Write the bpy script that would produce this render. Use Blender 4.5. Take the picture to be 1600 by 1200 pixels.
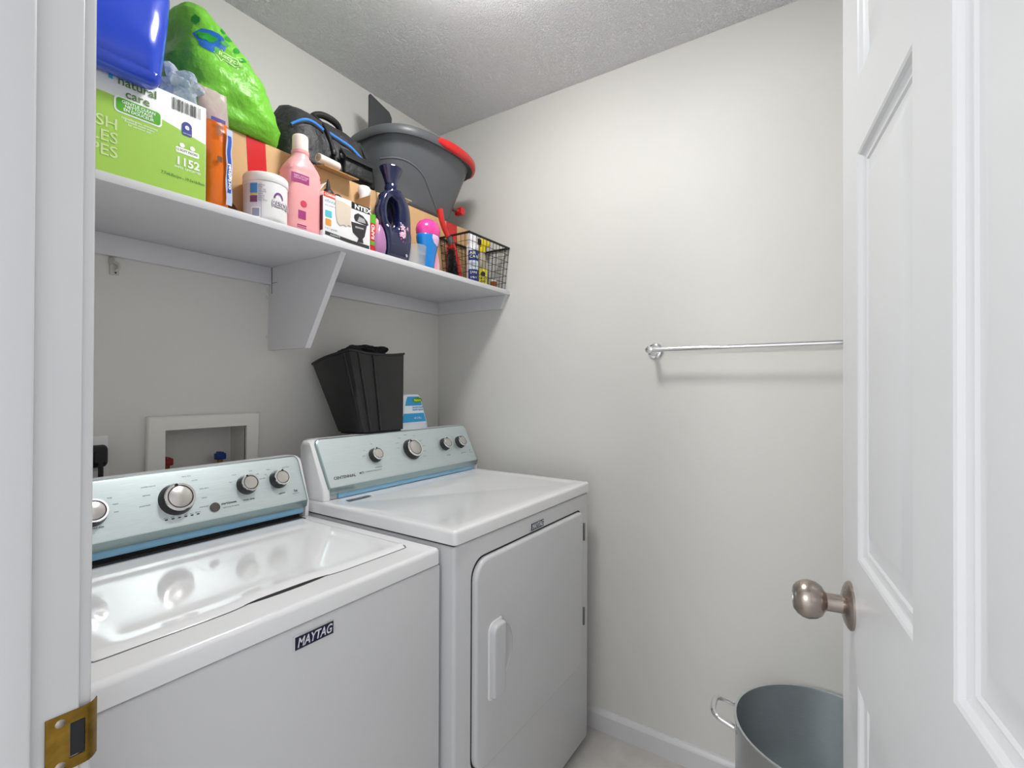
import bpy, bmesh, math, random
from mathutils import Vector, Matrix, noise
from mathutils.bvhtree import BVHTree
random.seed(7)
for o in list(bpy.data.objects): bpy.data.objects.remove(o)
S = bpy.context.scene
COL = S.collection
H = 1.265            # camera height above the floor; z values below are relative to the camera
PI = math.pi
# ------------------------------------------------------------------ camera
YAW, PIT, ROL, F = .5905, .006, .0036, 764.5262
fh = Vector((math.cos(YAW), math.sin(YAW), 0)); rr = Vector((math.sin(YAW), -math.cos(YAW), 0)); up = Vector((0, 0, 1))
fw = fh * math.cos(PIT) + up * math.sin(PIT); u1 = up * math.cos(PIT) - fh * math.sin(PIT)
r2 = rr * math.cos(ROL) + u1 * math.sin(ROL); u2 = u1 * math.cos(ROL) - rr * math.sin(ROL)
cam = bpy.data.objects.new('camera', bpy.data.cameras.new('camera'))
COL.objects.link(cam); S.camera = cam
cam.matrix_world = Matrix(((r2.x, u2.x, -fw.x, 0), (r2.y, u2.y, -fw.y, 0), (r2.z, u2.z, -fw.z, H), (0, 0, 0, 1)))
cam.data.sensor_width = 36; cam.data.lens = F / 1600 * 36; cam.data.clip_start = .02
# ------------------------------------------------------------------ light
W = bpy.data.worlds.new('world'); S.world = W; W.use_nodes = True
W.node_tree.nodes['Background'].inputs[0].default_value = (.96, .98, 1, 1)
W.node_tree.nodes['Background'].inputs[1].default_value = .95
hl = bpy.data.lights.new('hall_light', 'AREA'); hl.shape = 'DISK'; hl.size = .3; hl.energy = 13; hl.color = (1, 1, 1)
hlo = bpy.data.objects.new('hall_light', hl); COL.objects.link(hlo)
hlo.location = (-1.25, .80, 1.75); hlo.rotation_euler = (Vector((1.6, .2, 1.1)) - Vector(hlo.location)).to_track_quat('-Z', 'Y').to_euler()
LAMP = 61.0          # emission strength of the ceiling lamp's glass
S.view_settings.view_transform = 'Standard'; S.view_settings.look = 'None'
S.view_settings.gamma = 1; S.view_settings.use_curve_mapping = False
S.view_settings.exposure = 0.37
# ------------------------------------------------------------------ materials
def lin(c):
    return tuple((x / 12.92 if x <= .04045 else ((x + .055) / 1.055) ** 2.4) for x in [v / 255 for v in c])
MC = {}
def M(name, rgb, rough=.5, metal=0, bump=None, var=None, spec=.5, coat=0, trans=0, alpha=1, emit=0, sss=0, stretch=None, ior=1.45, grain=None):
    if name in MC: return MC[name]
    m = bpy.data.materials.new(name); m.use_nodes = True; nt = m.node_tree; b = nt.nodes['Principled BSDF']
    c = (*lin(rgb), 1)
    b.inputs['Base Color'].default_value = c; b.inputs['Roughness'].default_value = rough
    b.inputs['Metallic'].default_value = metal; b.inputs['Specular IOR Level'].default_value = spec
    b.inputs['Coat Weight'].default_value = coat; b.inputs['Coat Roughness'].default_value = .06
    b.inputs['Transmission Weight'].default_value = trans; b.inputs['Alpha'].default_value = alpha
    b.inputs['IOR'].default_value = ior
    if emit: b.inputs['Emission Color'].default_value = c; b.inputs['Emission Strength'].default_value = emit
    if sss: b.inputs['Subsurface Weight'].default_value = sss; b.inputs['Subsurface Scale'].default_value = .02
    tc = nt.nodes.new('ShaderNodeTexCoord'); mp = nt.nodes.new('ShaderNodeMapping'); nt.links.new(tc.outputs['Object'], mp.inputs[0])
    if stretch: mp.inputs['Scale'].default_value = stretch
    def nz(sc, det=3):
        n = nt.nodes.new('ShaderNodeTexNoise'); n.inputs['Scale'].default_value = sc; n.inputs['Detail'].default_value = det
        nt.links.new(mp.outputs[0], n.inputs['Vector']); return n
    if bump:
        n = nz(bump[0], bump[2] if len(bump) > 2 else 3); bp = nt.nodes.new('ShaderNodeBump')
        bp.inputs['Strength'].default_value = bump[1]; bp.inputs['Distance'].default_value = bump[3] if len(bump) > 3 else .002
        nt.links.new(n.outputs[0], bp.inputs['Height']); nt.links.new(bp.outputs[0], b.inputs['Normal'])
    if var:      # (scale, amount)
        n = nz(var[0], 4); mx = nt.nodes.new('ShaderNodeMix'); mx.data_type = 'RGBA'
        mr = nt.nodes.new('ShaderNodeMapRange'); mr.inputs[1].default_value = .3; mr.inputs[2].default_value = .7
        nt.links.new(n.outputs[0], mr.inputs[0]); nt.links.new(mr.outputs[0], mx.inputs[0])
        mx.inputs[6].default_value = tuple(x * (1 - var[1]) for x in c[:3]) + (1,); mx.inputs[7].default_value = tuple(min(1, x * (1 + var[1])) for x in c[:3]) + (1,)
        nt.links.new(mx.outputs[2], b.inputs['Base Color'])
        if emit == 0 and metal > .5:
            m2 = nt.nodes.new('ShaderNodeMapRange'); m2.inputs[3].default_value = max(.02, rough - .08); m2.inputs[4].default_value = rough + .08
            nt.links.new(n.outputs[0], m2.inputs[0]); nt.links.new(m2.outputs[0], b.inputs['Roughness'])
    MC[name] = m; return m
wall_m = M('wall paint', (221, 220, 216), .55, bump=(160, .12, 4), var=(3, .012))
ceil_m = M('textured ceiling paint', (250, 250, 252), .9)
def ceiling_relief(m):
    nt = m.node_tree; b = nt.nodes['Principled BSDF']; tc = nt.nodes.new('ShaderNodeTexCoord')
    n = nt.nodes.new('ShaderNodeTexNoise'); n.inputs['Scale'].default_value = 120; n.inputs['Detail'].default_value = 3; n.inputs['Distortion'].default_value = 1.2
    r = nt.nodes.new('ShaderNodeValToRGB'); r.color_ramp.elements[0].position = .42; r.color_ramp.elements[1].position = .62
    bp = nt.nodes.new('ShaderNodeBump'); bp.inputs['Strength'].default_value = .8; bp.inputs['Distance'].default_value = .006
    nt.links.new(tc.outputs['Object'], n.inputs[0]); nt.links.new(n.outputs[0], r.inputs[0]); nt.links.new(r.outputs[0], bp.inputs['Height']); nt.links.new(bp.outputs[0], b.inputs['Normal'])
ceiling_relief(ceil_m)
trim_m = M('white trim paint', (216, 216, 218), .32, bump=(30, .05, 2))
shelf_m = M('shelf melamine', (218, 218, 222), .42, bump=(200, .03, 2))
door_m = M('door enamel', (211, 212, 214), .3, bump=(25, .05, 3))
floor_m = M('grey vinyl', (196, 193, 188), .45, var=(9, .12))
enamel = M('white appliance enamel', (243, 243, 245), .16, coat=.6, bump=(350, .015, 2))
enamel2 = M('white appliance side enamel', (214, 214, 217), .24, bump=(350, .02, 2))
gap_m = M('dark gap', (40, 40, 42), .8)
steel = M('filmed brushed steel', (214, 226, 228), .43, .85, var=(26, .07), stretch=(1, 40, 60))
steel_edge = M('filmed steel edge', (160, 178, 178), .35, 1, var=(26, .05), stretch=(1, 40, 60))
film = M('blue protective film', (140, 190, 222), .3, var=(20, .08), stretch=(1, 8, 8))
chrome = M('chrome', (238, 238, 240), .10, 1)
satin = M('satin metal knob face', (214, 210, 208), .3, 1)
nickel = M('brushed nickel', (172, 160, 152), .3, 1, var=(90, .04))
brass = M('antique brass', (150, 118, 50), .38, 1, var=(60, .3))
alum = M('brushed aluminium', (212, 217, 220), .34, 1, var=(40, .06), stretch=(1, 1, 20))
blk = M('black plastic', (34, 34, 35), .38, bump=(260, .1, 2), var=(14, .18))
blk2 = M('matte black plastic', (26, 26, 28), .55)
ink = M('dark print', (58, 60, 64), .6)
ink_blue = M('navy emblem', (22, 26, 58), .25, coat=.6)
white_p = M('white plastic', (236, 236, 236), .35, sss=.05)
def flat(n, rgb, rough=.5): return M(n, rgb, rough)
# ------------------------------------------------------------------ object helpers
MW = {}
def mobj(name, me, mats, parent=None):
    o = bpy.data.objects.new(name, me); COL.objects.link(o)
    for m in (mats if isinstance(mats, (list, tuple)) else [mats]): me.materials.append(m)
    if parent: o.parent = parent
    return o
def rootm(o):
    while o.parent: o = o.parent
    return MW.get(o.name, Matrix())
def obj(name, bm, mats, parent=None, smooth=True, angle=35, local=False, kind=None):
    if not local:
        bmesh.ops.transform(bm, matrix=Matrix.Translation((0, 0, H)), verts=bm.verts)
        if parent: bmesh.ops.transform(bm, matrix=rootm(parent).inverted(), verts=bm.verts)
    if smooth:
        for f in bm.faces: f.smooth = True
        bm.normal_update()
        ca = math.radians(angle)
        for e in bm.edges:
            if len(e.link_faces) == 2 and e.link_faces[0].normal.angle(e.link_faces[1].normal, 0) > ca: e.smooth = False
    me = bpy.data.meshes.new(name); bm.to_mesh(me); bm.free()
    o = mobj(name, me, mats, parent)
    if kind: o['kind'] = kind
    return o
def thing(name, label, cat, loc=(0, 0, 0), rz=0, group=None, kind=None):
    o = bpy.data.objects.new(name, None); COL.objects.link(o); o.empty_display_size = .05
    o.location = (loc[0], loc[1], loc[2] + H); o.rotation_euler = (0, 0, rz)
    MW[o.name] = Matrix.Translation(o.location) @ Matrix.Rotation(rz, 4, 'Z')
    tag(o, label, cat, group, kind); return o
def tag(o, label=None, cat=None, group=None, kind=None):
    if label: o['label'] = label
    if cat: o['category'] = cat
    if group: o['group'] = group
    if kind: o['kind'] = kind
    return o
def struct(name, bm, m, label=None, **k):
    o = obj(name, bm, m, **k); o['kind'] = 'structure'
    if label: o['label'] = label
    return o
def box(x0, x1, y0, y1, z0, z1, r=0, seg=2, bm=None):
    t = bmesh.new(); bmesh.ops.create_cube(t, size=1)
    for v in t.verts: v.co = ((x0 + x1) / 2 + v.co.x * (x1 - x0), (y0 + y1) / 2 + v.co.y * (y1 - y0), (z0 + z1) / 2 + v.co.z * (z1 - z0))
    if r: bmesh.ops.bevel(t, geom=t.edges[:], offset=r, segments=seg, profile=.5, affect='EDGES', clamp_overlap=True)
    return join(bm, t)
def join(bm, t):
    if bm is None: return t
    me = bpy.data.meshes.new('tmp'); t.to_mesh(me); t.free(); bm.from_mesh(me); bpy.data.meshes.remove(me); return bm
def loft(rings, bm=None, cap0=True, cap1=True, closed=True):
    t = bmesh.new(); R = [[t.verts.new(p) for p in r] for r in rings]; n = len(R[0])
    for a, b in zip(R, R[1:]):
        for i in range(n if closed else n - 1): t.faces.new((a[i], a[(i + 1) % n], b[(i + 1) % n], b[i]))
    if cap0: t.faces.new(R[0][::-1])
    if cap1: t.faces.new(R[-1])
    bmesh.ops.recalc_face_normals(t, faces=t.faces[:])
    return join(bm, t)
def lathe(prof, c=(0, 0, 0), seg=32, sx=1, sy=1, bm=None, axis=None, cap=True, n=2.0):
    """profile (r, h) about z; axis = direction to point it along"""
    Mx = Matrix.Translation(c)
    if axis is not None: Mx = Mx @ Vector(axis).to_track_quat('Z', 'Y').to_matrix().to_4x4()
    rings = []
    for r, h in prof:
        ring = []
        for i in range(seg):
            a = 2 * PI * i / seg; ca, sa = math.cos(a), math.sin(a)
            x = math.copysign(abs(ca) ** (2 / n), ca); y = math.copysign(abs(sa) ** (2 / n), sa)
            ring.append(Mx @ Vector((max(r, 1e-5) * x * sx, max(r, 1e-5) * y * sy, h)))
        rings.append(ring)
    return loft(rings, bm, cap, cap)
def tube(pts, r, seg=8, bm=None, closed=False, flat_=1):
    pts = [Vector(p) for p in pts]; n = len(pts); rings = []; prev = None
    for i, p in enumerate(pts):
        a = pts[(i - 1) % n] if (closed or i > 0) else p; b = pts[(i + 1) % n] if (closed or i < n - 1) else p
        t = (b - a).normalized()
        if prev is None: prev = t.orthogonal().normalized()
        prev = (prev - t * prev.dot(t)).normalized(); q = t.cross(prev)
        ri = r(i / (n - 1)) if callable(r) else r
        rings.append([p + (prev * math.cos(2 * PI * k / seg) * flat_ + q * math.sin(2 * PI * k / seg)) * ri for k in range(seg)])
    if closed: rings.append(rings[0])
    t = loft(rings, None, not closed, not closed)
    if closed: bmesh.ops.remove_doubles(t, verts=t.verts[:], dist=1e-6)
    return join(bm, t)
def smooth_path(P, n=6, closed=False):
    P = [Vector(p) for p in P]; out = []; L = len(P)
    for i in range(L if closed else L - 1):
        if closed: p0, p1, p2, p3 = P[(i - 1) % L], P[i], P[(i + 1) % L], P[(i + 2) % L]
        else: p0, p1, p2, p3 = P[max(i - 1, 0)], P[i], P[i + 1], P[min(i + 2, L - 1)]
        for k in range(n):
            t = k / n; out.append(.5 * ((2 * p1) + (p2 - p0) * t + (2 * p0 - 5 * p1 + 4 * p2 - p3) * t * t + (3 * p1 - p0 - 3 * p2 + p3) * t ** 3))
    if not closed: out.append(P[-1])
    return out
def rrect(u0, u1, v0, v1, r, seg=6):
    if not isinstance(r, (list, tuple)): r = [r] * 4      # radii at (u0,v0) (u1,v0) (u1,v1) (u0,v1)
    out = []
    for (cu, cv, a0), q in zip([(u0, v0, PI), (u1, v0, 1.5 * PI), (u1, v1, 0), (u0, v1, .5 * PI)], r):
        q = max(q, 1e-4); cx = cu + q * (1 if cu == u0 else -1); cy = cv + q * (1 if cv == v0 else -1)
        for k in range(seg + 1):
            a = a0 + PI / 2 * k / seg; out.append((cx + q * math.cos(a), cy + q * math.sin(a)))
    return out
def extr(pts, w0, w1, fn, bm=None, bev=0, bseg=2):
    """extrude a 2-D outline between w0 and w1; fn(u, v, w) -> xyz; bev insets the w1 rim"""
    rings = [[fn(u, v, w0) for u, v in pts]]
    if bev:
        cu = sum(p[0] for p in pts) / len(pts); cv = sum(p[1] for p in pts) / len(pts); s = 1 if w1 > w0 else -1
        P = []
        n = len(pts)
        for i, (u, v) in enumerate(pts):
            a, b = pts[i - 1], pts[(i + 1) % n]; d = Vector((b[0] - a[0], b[1] - a[1])).normalized(); nn = Vector((-d.y, d.x))
            if nn.dot(Vector((cu - u, cv - v))) < 0: nn = -nn
            P.append(nn)
        for k in range(bseg + 1):
            a = PI / 2 * k / bseg; ins = bev * (1 - math.cos(a)); w = w1 - s * bev * (1 - math.sin(a))
            rings.append([fn(u + q.x * ins, v + q.y * ins, w) for (u, v), q in zip(pts, P)])
    else: rings.append([fn(u, v, w1) for u, v in pts])
    return loft(rings, bm)
XZ = lambda u, v, w: (u, w, v)     # outline in the x-z plane, extruded along y
XY = lambda u, v, w: (u, v, w)
YZ = lambda u, v, w: (w, u, v)
def text_mesh(s, size, bold=0, align='LEFT', sx=1, italic=0):
    c = bpy.data.curves.new('t', 'FONT'); c.body = s; c.size = size; c.offset = bold * size; c.align_x = align; c.resolution_u = 3; c.shear = italic; c.space_line = .9
    o = bpy.data.objects.new('t', c); COL.objects.link(o); dg = bpy.context.evaluated_depsgraph_get(); dg.update()
    me = bpy.data.meshes.new_from_object(o.evaluated_get(dg)); bpy.data.objects.remove(o); bpy.data.curves.remove(c)
    bm = bmesh.new(); bm.from_mesh(me); bpy.data.meshes.remove(me)
    for v in bm.verts: v.co.x *= sx
    bmesh.ops.triangulate(bm, faces=bm.faces[:]); return bm
def shape(pts):
    t = bmesh.new(); t.faces.new([t.verts.new((u, v, 0)) for u, v in pts]); return t
def put(bm2, fn, name, mat, parent, local=False):
    """lay a flat print (x, y) on a surface through fn(x, y) -> xyz"""
    for v in bm2.verts: v.co = fn(v.co.x, v.co.y)
    o = obj(name, bm2, mat, parent, smooth=False, local=local); return o
def plane(org, u, v, off=.0006):
    org, u, v = Vector(org), Vector(u).normalized(), Vector(v).normalized(); n = u.cross(v)
    return lambda x, y: org + u * x + v * y + n * off
def words(parent, s, size, fn, mat=None, **k): return put(text_mesh(s, size, **k), fn, 'lettering', mat or ink, parent)
def union(*L):
    bm = L[0]
    for t in L[1:]: join(bm, t)
    return bm
def moved(bm, x, y):
    for v in bm.verts: v.co.x += x; v.co.y += y
    return bm
def blob(r, sx=1, sy=1, n=18, j=.2, sd=0): return shape([(r * sx * math.cos(a) * (1 + j * noise.noise(Vector((math.cos(a) * 2, math.sin(a) * 2, sd)))), r * sy * math.sin(a) * (1 + j * noise.noise(Vector((math.cos(a) * 2, math.sin(a) * 2, sd))))) for a in [2 * PI * i / n for i in range(n)]])
FR = lambda y: (lambda u, v: plane((u, y, v), (1, 0, 0), (0, 0, 1), .0006))   # front face (looks along +y)

# ================================================================== the room
A, B, CE, FL, X0, YF = 1.552, 1.698, 1.169, -H, .170, -.32
def wall_back():
    bm = bmesh.new(); hx0, hx1, hz0, hz1 = .585, .811, -.275, -.121
    xs = [X0 - .12, hx0, hx1, B + .1]; zs = [FL, hz0, hz1, CE]
    V = [[bm.verts.new((x, A, z)) for z in zs] for x in xs]
    for i in range(3):
        for j in range(3):
            if (i, j) != (1, 1): bm.faces.new((V[i][j], V[i + 1][j], V[i + 1][j + 1], V[i][j + 1]))
    D = [bm.verts.new((x, A + .09, z)) for x, z in ((hx0, hz0), (hx1, hz0), (hx1, hz1), (hx0, hz1))]
    Q = [V[1][1], V[2][1], V[2][2], V[1][2]]
    for i in range(4): bm.faces.new((Q[i], Q[(i + 1) % 4], D[(i + 1) % 4], D[i]))
    bm.faces.new(D)
    E = [bm.verts.new((x, A + .12, z)) for x, z in ((xs[0], FL), (xs[3], FL), (xs[3], CE), (xs[0], CE))]
    bm.faces.new(E[::-1]); O = [V[0], V[3]]
    bm.faces.new((V[0][0], V[0][1], V[0][2], V[0][3], E[3], E[0])); bm.faces.new((V[3][0], E[1], E[2], V[3][3], V[3][2], V[3][1]))
    bm.faces.new([V[i][3] for i in range(4)] + [E[2], E[3]]); bm.faces.new([V[i][0] for i in (3, 2, 1, 0)] + [E[0], E[1]])
    bmesh.ops.recalc_face_normals(bm, faces=bm.faces[:]); return bm
struct('wall_back', wall_back(), wall_m, 'grey wall behind the washer and dryer', smooth=False)
struct('wall_right', box(B, B + .1, YF - .1, A, FL, CE), wall_m, 'pale grey wall with the towel bar', smooth=False)
struct('wall_front', box(X0 - .12, B, YF - .1, YF, FL, CE), wall_m, 'wall behind the open door', smooth=False)
wl = box(X0 - .12, X0, .66, A, FL, CE); box(X0 - .12, X0, YF, -.15, FL, CE, bm=wl); box(X0 - .12, X0, -.15, .66, .8, CE, bm=wl)
struct('wall_left', wl, wall_m, 'wall with the doorway', smooth=False)
struct('ceiling', box(X0 - .12, B + .1, YF - .1, A + .12, CE, CE + .1), ceil_m, 'white textured ceiling', smooth=False)
struct('floor', box(-1.6, B + .1, -1.4, A + .12, FL - .05, FL), floor_m, 'grey floor', smooth=False)
# baseboards
prof = [(0, 0), (.013, 0), (.013, .058), (.010, .066), (.005, .072), (.004, .075), (0, .075)]
def base(along, x0, x1):
    if along == 'y': return loft([[(B - p, y, FL + q) for p, q in prof] for y in (x0, x1)])
    return loft([[(x, A - p, FL + q) for p, q in prof] for x in (x0, x1)])
struct('baseboard_right', base('y', YF, A), trim_m, 'white baseboard under the towel bar wall', angle=20)
struct('baseboard_back', base('x', X0, B - .013), trim_m, 'white baseboard behind the appliances', angle=20)
# door frame
fr = bpy.data.objects.new('trim_1', None); COL.objects.link(fr); tag(fr, 'white door frame around the doorway', kind='structure')
YJ = .64
def jamb(name, bm): return obj(name, bm, trim_m, fr, angle=50)
jamb('jamb', box(X0 - .128, X0, YJ, .66, FL, .80, .0015)); jamb('jamb', box(X0 - .128, X0, -.15, -.132, FL, .80, .0015)); jamb('head_jamb', box(X0 - .128, X0, -.132, YJ, .78, .80, .0015))
jamb('door_stop', box(X0 - .085, X0 - .038, YJ - .012, YJ, FL, .78, .003, 3)); jamb('door_stop', box(X0 - .085, X0 - .038, -.132, -.120, FL, .78, .003, 3)); jamb('door_stop', box(X0 - .085, X0 - .038, -.120, YJ - .012, .768, .78, .003, 3))
# casing on the room side, a shaped moulding
cp = [(0, 0), (.0085, 0), (.011, .002), (.012, .006), (.012, .03), (.016, .036), (.016, .058), (.0, .058)]
def casing(y, s): return loft([[(X0 + p, y + s * q, z) for p, q in cp] for z in (FL, .86)])
jamb('casing', casing(YJ + .005, 1)); jamb('casing', casing(-.137, -1)); jamb('head_casing', box(X0, X0 + .014, -.137, YJ + .005, .785, .845, .003))
cph = [(-p, q) for p, q in cp]
jamb('casing', loft([[(X0 - .128 + p, YJ + .005 + q, z) for p, q in cph] for z in (FL, .86)]))
jamb('casing', loft([[(X0 - .128 + p, -.137 - q, z) for p, q in cph] for z in (FL, .86)]))
# strike plate with a curled lip
sz1, sz0, sx0, sx1 = -.326, -.383, .144, .1865
sp = rrect(0, 1, sz0, sz1, .0, 3)
def strike(u, v): return (sx0 + u * (sx1 - sx0), YJ - .0018 - (.000 if u < .75 else (u - .75) ** 2 * .02), v)
t = bmesh.new(); n = 14; zr = [sz0, -.372, -.3375, sz1]
for th in (0, .0016):
    G = [[t.verts.new((sx0 + (sx1 - sx0) * i / n, YJ - th - .0002 + (0 if i < 11 else (i - 10) ** 2 * .0006), z)) for z in zr] for i in range(n + 1)]
    for i in range(n):
        for j in range(3):
            if j == 1 and 6 <= i < 10: continue
            t.faces.new((G[i][j], G[i + 1][j], G[i + 1][j + 1], G[i][j + 1]))
    if th == 0: G0 = G
for i in range(n): t.faces.new((G0[i][3], G0[i + 1][3], G[i + 1][3], G[i][3])); t.faces.new((G0[i][0], G0[i + 1][0], G[i + 1][0], G[i][0]))
for j in range(3): t.faces.new((G0[n][j], G0[n][j + 1], G[n][j + 1], G[n][j]))
bmesh.ops.recalc_face_normals(t, faces=t.faces[:])
so = obj('strike_plate', t, brass, fr); so['label'] = 'aged brass strike plate'
obj('latch_hole', box(sx0 + .019, sx0 + .030, YJ - .0006, YJ + .0, -.371, -.3385), gap_m, so, smooth=False)
for z in (-.3335, -.3755):
    lathe_bm = lathe([(.0001, .0018), (.003, .0014), (.0042, .0005), (.0042, 0)], (sx0 + .011, YJ - .0018, z), 14, axis=(0, -1, 0)); obj('screw', lathe_bm, nickel, so)

# ================================================================== the open door
th = math.radians(8.8); DE = Vector((.910, -.004)); DD = Vector((math.cos(th), math.sin(th))); DN = Vector((-DD.y, DD.x))
DW, DT, DZ0, DZ1 = .76, .035, FL + .012, .765
def dp(t, z, n=0): p = DE - DD * t + DN * n; return Vector((p.x, p.y, z))
tl = [0, .102, .336, .430, .664, DW]; zl = [DZ0, -1.055, -.400, -.232, .318, .415, .66, DZ1]
bm = bmesh.new()
for s, nn in ((1, 0), (-1, -DT)):
    G = [[bm.verts.new(dp(t_, z, nn)) for z in zl] for t_ in tl]
    for i in range(5):
        for j in range(7):
            if not (i in (1, 3) and j in (1, 3, 5)): bm.faces.new((G[i][j], G[i + 1][j], G[i + 1][j + 1], G[i][j + 1]))
    if s == 1: GA = G
for i in range(5): bm.faces.new((GA[i][0], GA[i + 1][0], G[i + 1][0], G[i][0])); bm.faces.new((GA[i][-1], GA[i + 1][-1], G[i + 1][-1], G[i][-1]))
for j in range(7): bm.faces.new((GA[0][j], GA[0][j + 1], G[0][j + 1], G[0][j])); bm.faces.new((GA[-1][j], GA[-1][j + 1], G[-1][j + 1], G[-1][j]))
bmesh.ops.recalc_face_normals(bm, faces=bm.faces[:])
door = struct('door_1', bm, door_m, 'white moulded six-panel door standing open into the room', smooth=False)
mold = [(0, 0), (.003, -.0015), (.006, -.0055), (.010, -.0075), (.014, -.0078), (.0165, -.010), (.020, -.0105), (.024, -.0105), (.046, -.0035), (.050, -.003)]
for i in (1, 3):
    for j in (1, 3, 5):
        bm = bmesh.new()
        for s, nn in ((1, 0), (-1, -DT)):
            prev = None
            for ins, dep in mold:
                q = [bm.verts.new(dp(t_, z, nn + s * dep)) for t_, z in ((tl[i] + ins, zl[j] + ins), (tl[i + 1] - ins, zl[j] + ins), (tl[i + 1] - ins, zl[j + 1] - ins), (tl[i] + ins, zl[j + 1] - ins))]
                if prev:
                    for k in range(4): bm.faces.new((prev[k], prev[(k + 1) % 4], q[(k + 1) % 4], q[k]))
                prev = q
            bm.faces.new(prev)
        bmesh.ops.recalc_face_normals(bm, faces=bm.faces[:])
        obj('panel', bm, door_m, door, angle=25)
kt, kz = .060, -.310
for s, nn in ((1, 0), (-1, -DT)):
    o3 = dp(kt, kz, nn); ax = (DN.x * s, DN.y * s, 0)
    kb = obj('door_knob', lathe([(.0, .006), (.0135, .006), (.0125, .0125), (.0125, .03), (.015, .0325), (.021, .036), (.0255, .043), (.0275, .052), (.0262, .060), (.022, .067), (.0165, .0715), (.0135, .0725), (.0, .0725)], o3, 40, axis=ax), nickel, door)
    kb['label'] = 'brushed nickel ball knob'
    obj('rose', lathe([(.0335, 0), (.0335, .0025), (.031, .0055), (.026, .008), (.018, .0105), (.0, .0125)], o3, 40, axis=ax), nickel, kb)
    obj('lock_button', lathe([(.006, .0724), (.0058, .0735), (0, .074)], o3, 16, axis=ax), chrome, kb)
t = bmesh.new(); q = [t.verts.new(dp(-.0006, z, n_)) for z, n_ in ((kz - .028, -.006), (kz + .028, -.006), (kz + .028, -.029), (kz - .028, -.029))]; t.faces.new(q)
obj('latch_plate', t, nickel, door, smooth=False)

# ================================================================== ceiling lamp (just above the frame)
lt = thing('ceiling_light', 'small round flush ceiling light above the washer and dryer', 'ceiling light', (.94, .72, CE))
obj('trim_ring', lathe([(.112, 0), (.122, 0), (.122, -.012), (.118, -.018), (.108, -.019), (.106, -.012)], (.94, .72, CE), 40, cap=False), white_p, lt)
obj('diffuser', lathe([(.107, -.012), (.108, -.030), (.102, -.046), (.084, -.058), (.045, -.065), (0, -.066)], (.94, .72, CE), 40), M('lit frosted diffuser', (255, 254, 252), .4, emit=LAMP), lt)

# ================================================================== shelf
SF, SZ, ST = 1.149, .385, .018; TOP = SZ + ST
sh = thing('wall_shelf', 'long white shelf running along the back wall over the appliances', 'shelf', (X0, A, SZ))
obj('shelf_board', box(X0 + .001, B - .001, SF, A - .001, SZ, TOP, .0012), shelf_m, sh)
obj('cleat', box(X0 + .001, .8835, A - .018, A - .0005, .330, SZ - .0003, .001), shelf_m, sh)
obj('cleat', box(.9025, B - .019, A - .018, A - .0005, .330, SZ - .0003, .001), shelf_m, sh)
obj('cleat', extr([(A - .001, .330), (1.186, .330), (1.160, SZ - .0003), (A - .001, SZ - .0003)], B - .018, B - .0005, YZ), shelf_m, sh, smooth=False)
br = obj('bracket', extr([(A - .001, SZ - .0003), (1.181, SZ - .0003), (1.350, .117), (A - .001, .117)], .884, .902, YZ), shelf_m, sh, smooth=False)
obj('pencil_mark', union(box(.8832, .8839, A - .05, A - .02, .333, .3342), box(.8832, .8839, A - .0205, A - .0190, .30, .384)), flat('pencil grey', (70, 72, 80)), br, smooth=False)
for z in (.315, .29, .16):
    obj('caulk_patch', lathe([(.004, 0), (.0035, .0012), (0, .0018)], (.879, A, z), 10, axis=(0, -1, 0), sy=1.6), flat('wall filler', (210, 208, 196)), br)

# ================================================================== towel bar
tb = thing('towel_bar', 'polished chrome towel bar on the pale right-hand wall', 'towel bar', (B, .535, .127))
for y in (.535, -.085):
    obj('flange', lathe([(.0275, 0), (.0275, .004), (.024, .0075), (.0165, .009), (.015, .013), (0, .013)], (B, y, .127), 36, axis=(-1, 0, 0)), chrome, tb)
    obj('post', lathe([(.0115, .012), (.0095, .020), (.0095, .05), (.0115, .058), (.0125, .064), (.0125, .072), (.011, .076), (0, .0775)], (B, y, .127), 28, axis=(-1, 0, 0)), chrome, tb)
obj('bar', tube([(B - .066, .535, .127), (B - .066, -.085, .127)], .0078, 20), chrome, tb)

# ================================================================== wall fittings
ob = thing('washer_outlet_box', 'white framed recessed washer tap box in the back wall', 'outlet box', (.70, A, -.2))
outer = [(.546, -.085), (.850, -.085), (.845, -.300), (.541, -.300)]; inner = [(.585, -.121), (.811, -.121), (.811, -.268), (.585, -.268)]
bm = bmesh.new()
R = []
for pts, y, g in ((outer, A, 0), (outer, A - .011, 0), (outer, A - .014, .003), (inner, A - .014, -.002), (inner, A - .011, 0), (inner, A + .004, 0)):
    cx, cz = .697, -.195
    R.append([bm.verts.new((x - math.copysign(g, x - cx), y, z - math.copysign(g, z - cz))) for x, z in pts])
for a, b in zip(R, R[1:]):
    for k in range(4): bm.faces.new((a[k], a[(k + 1) % 4], b[(k + 1) % 4], b[k]))
bmesh.ops.recalc_face_normals(bm, faces=bm.faces[:])
obj('frame', bm, M('box frame white', (236, 234, 228), .4, bump=(40, .1)), ob, angle=20)
for x, c, nm in ((.613, (150, 40, 36), 'red'), (.758, (28, 60, 140), 'blue')):
    v = obj('valve', union(lathe([(.0, -.275), (.012, -.275), (.012, -.245), (.008, -.24), (.008, -.226), (0, -.226)], (x, A + .045, 0), 16), tube([(x, A + .045, -.25), (x, A + .01, -.255)], .009, 12)), brass, ob)
    hd = box(x - .014, x + .014, A + .034, A + .056, -.228, -.208, .003); box(x - .006, x + .006, A + .030, A + .060, -.212, -.204, .002, bm=hd)
    q = obj('valve_handle', hd, flat(nm + ' valve handle', c, .4), v); q['label'] = nm + ' valve handle'
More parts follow.
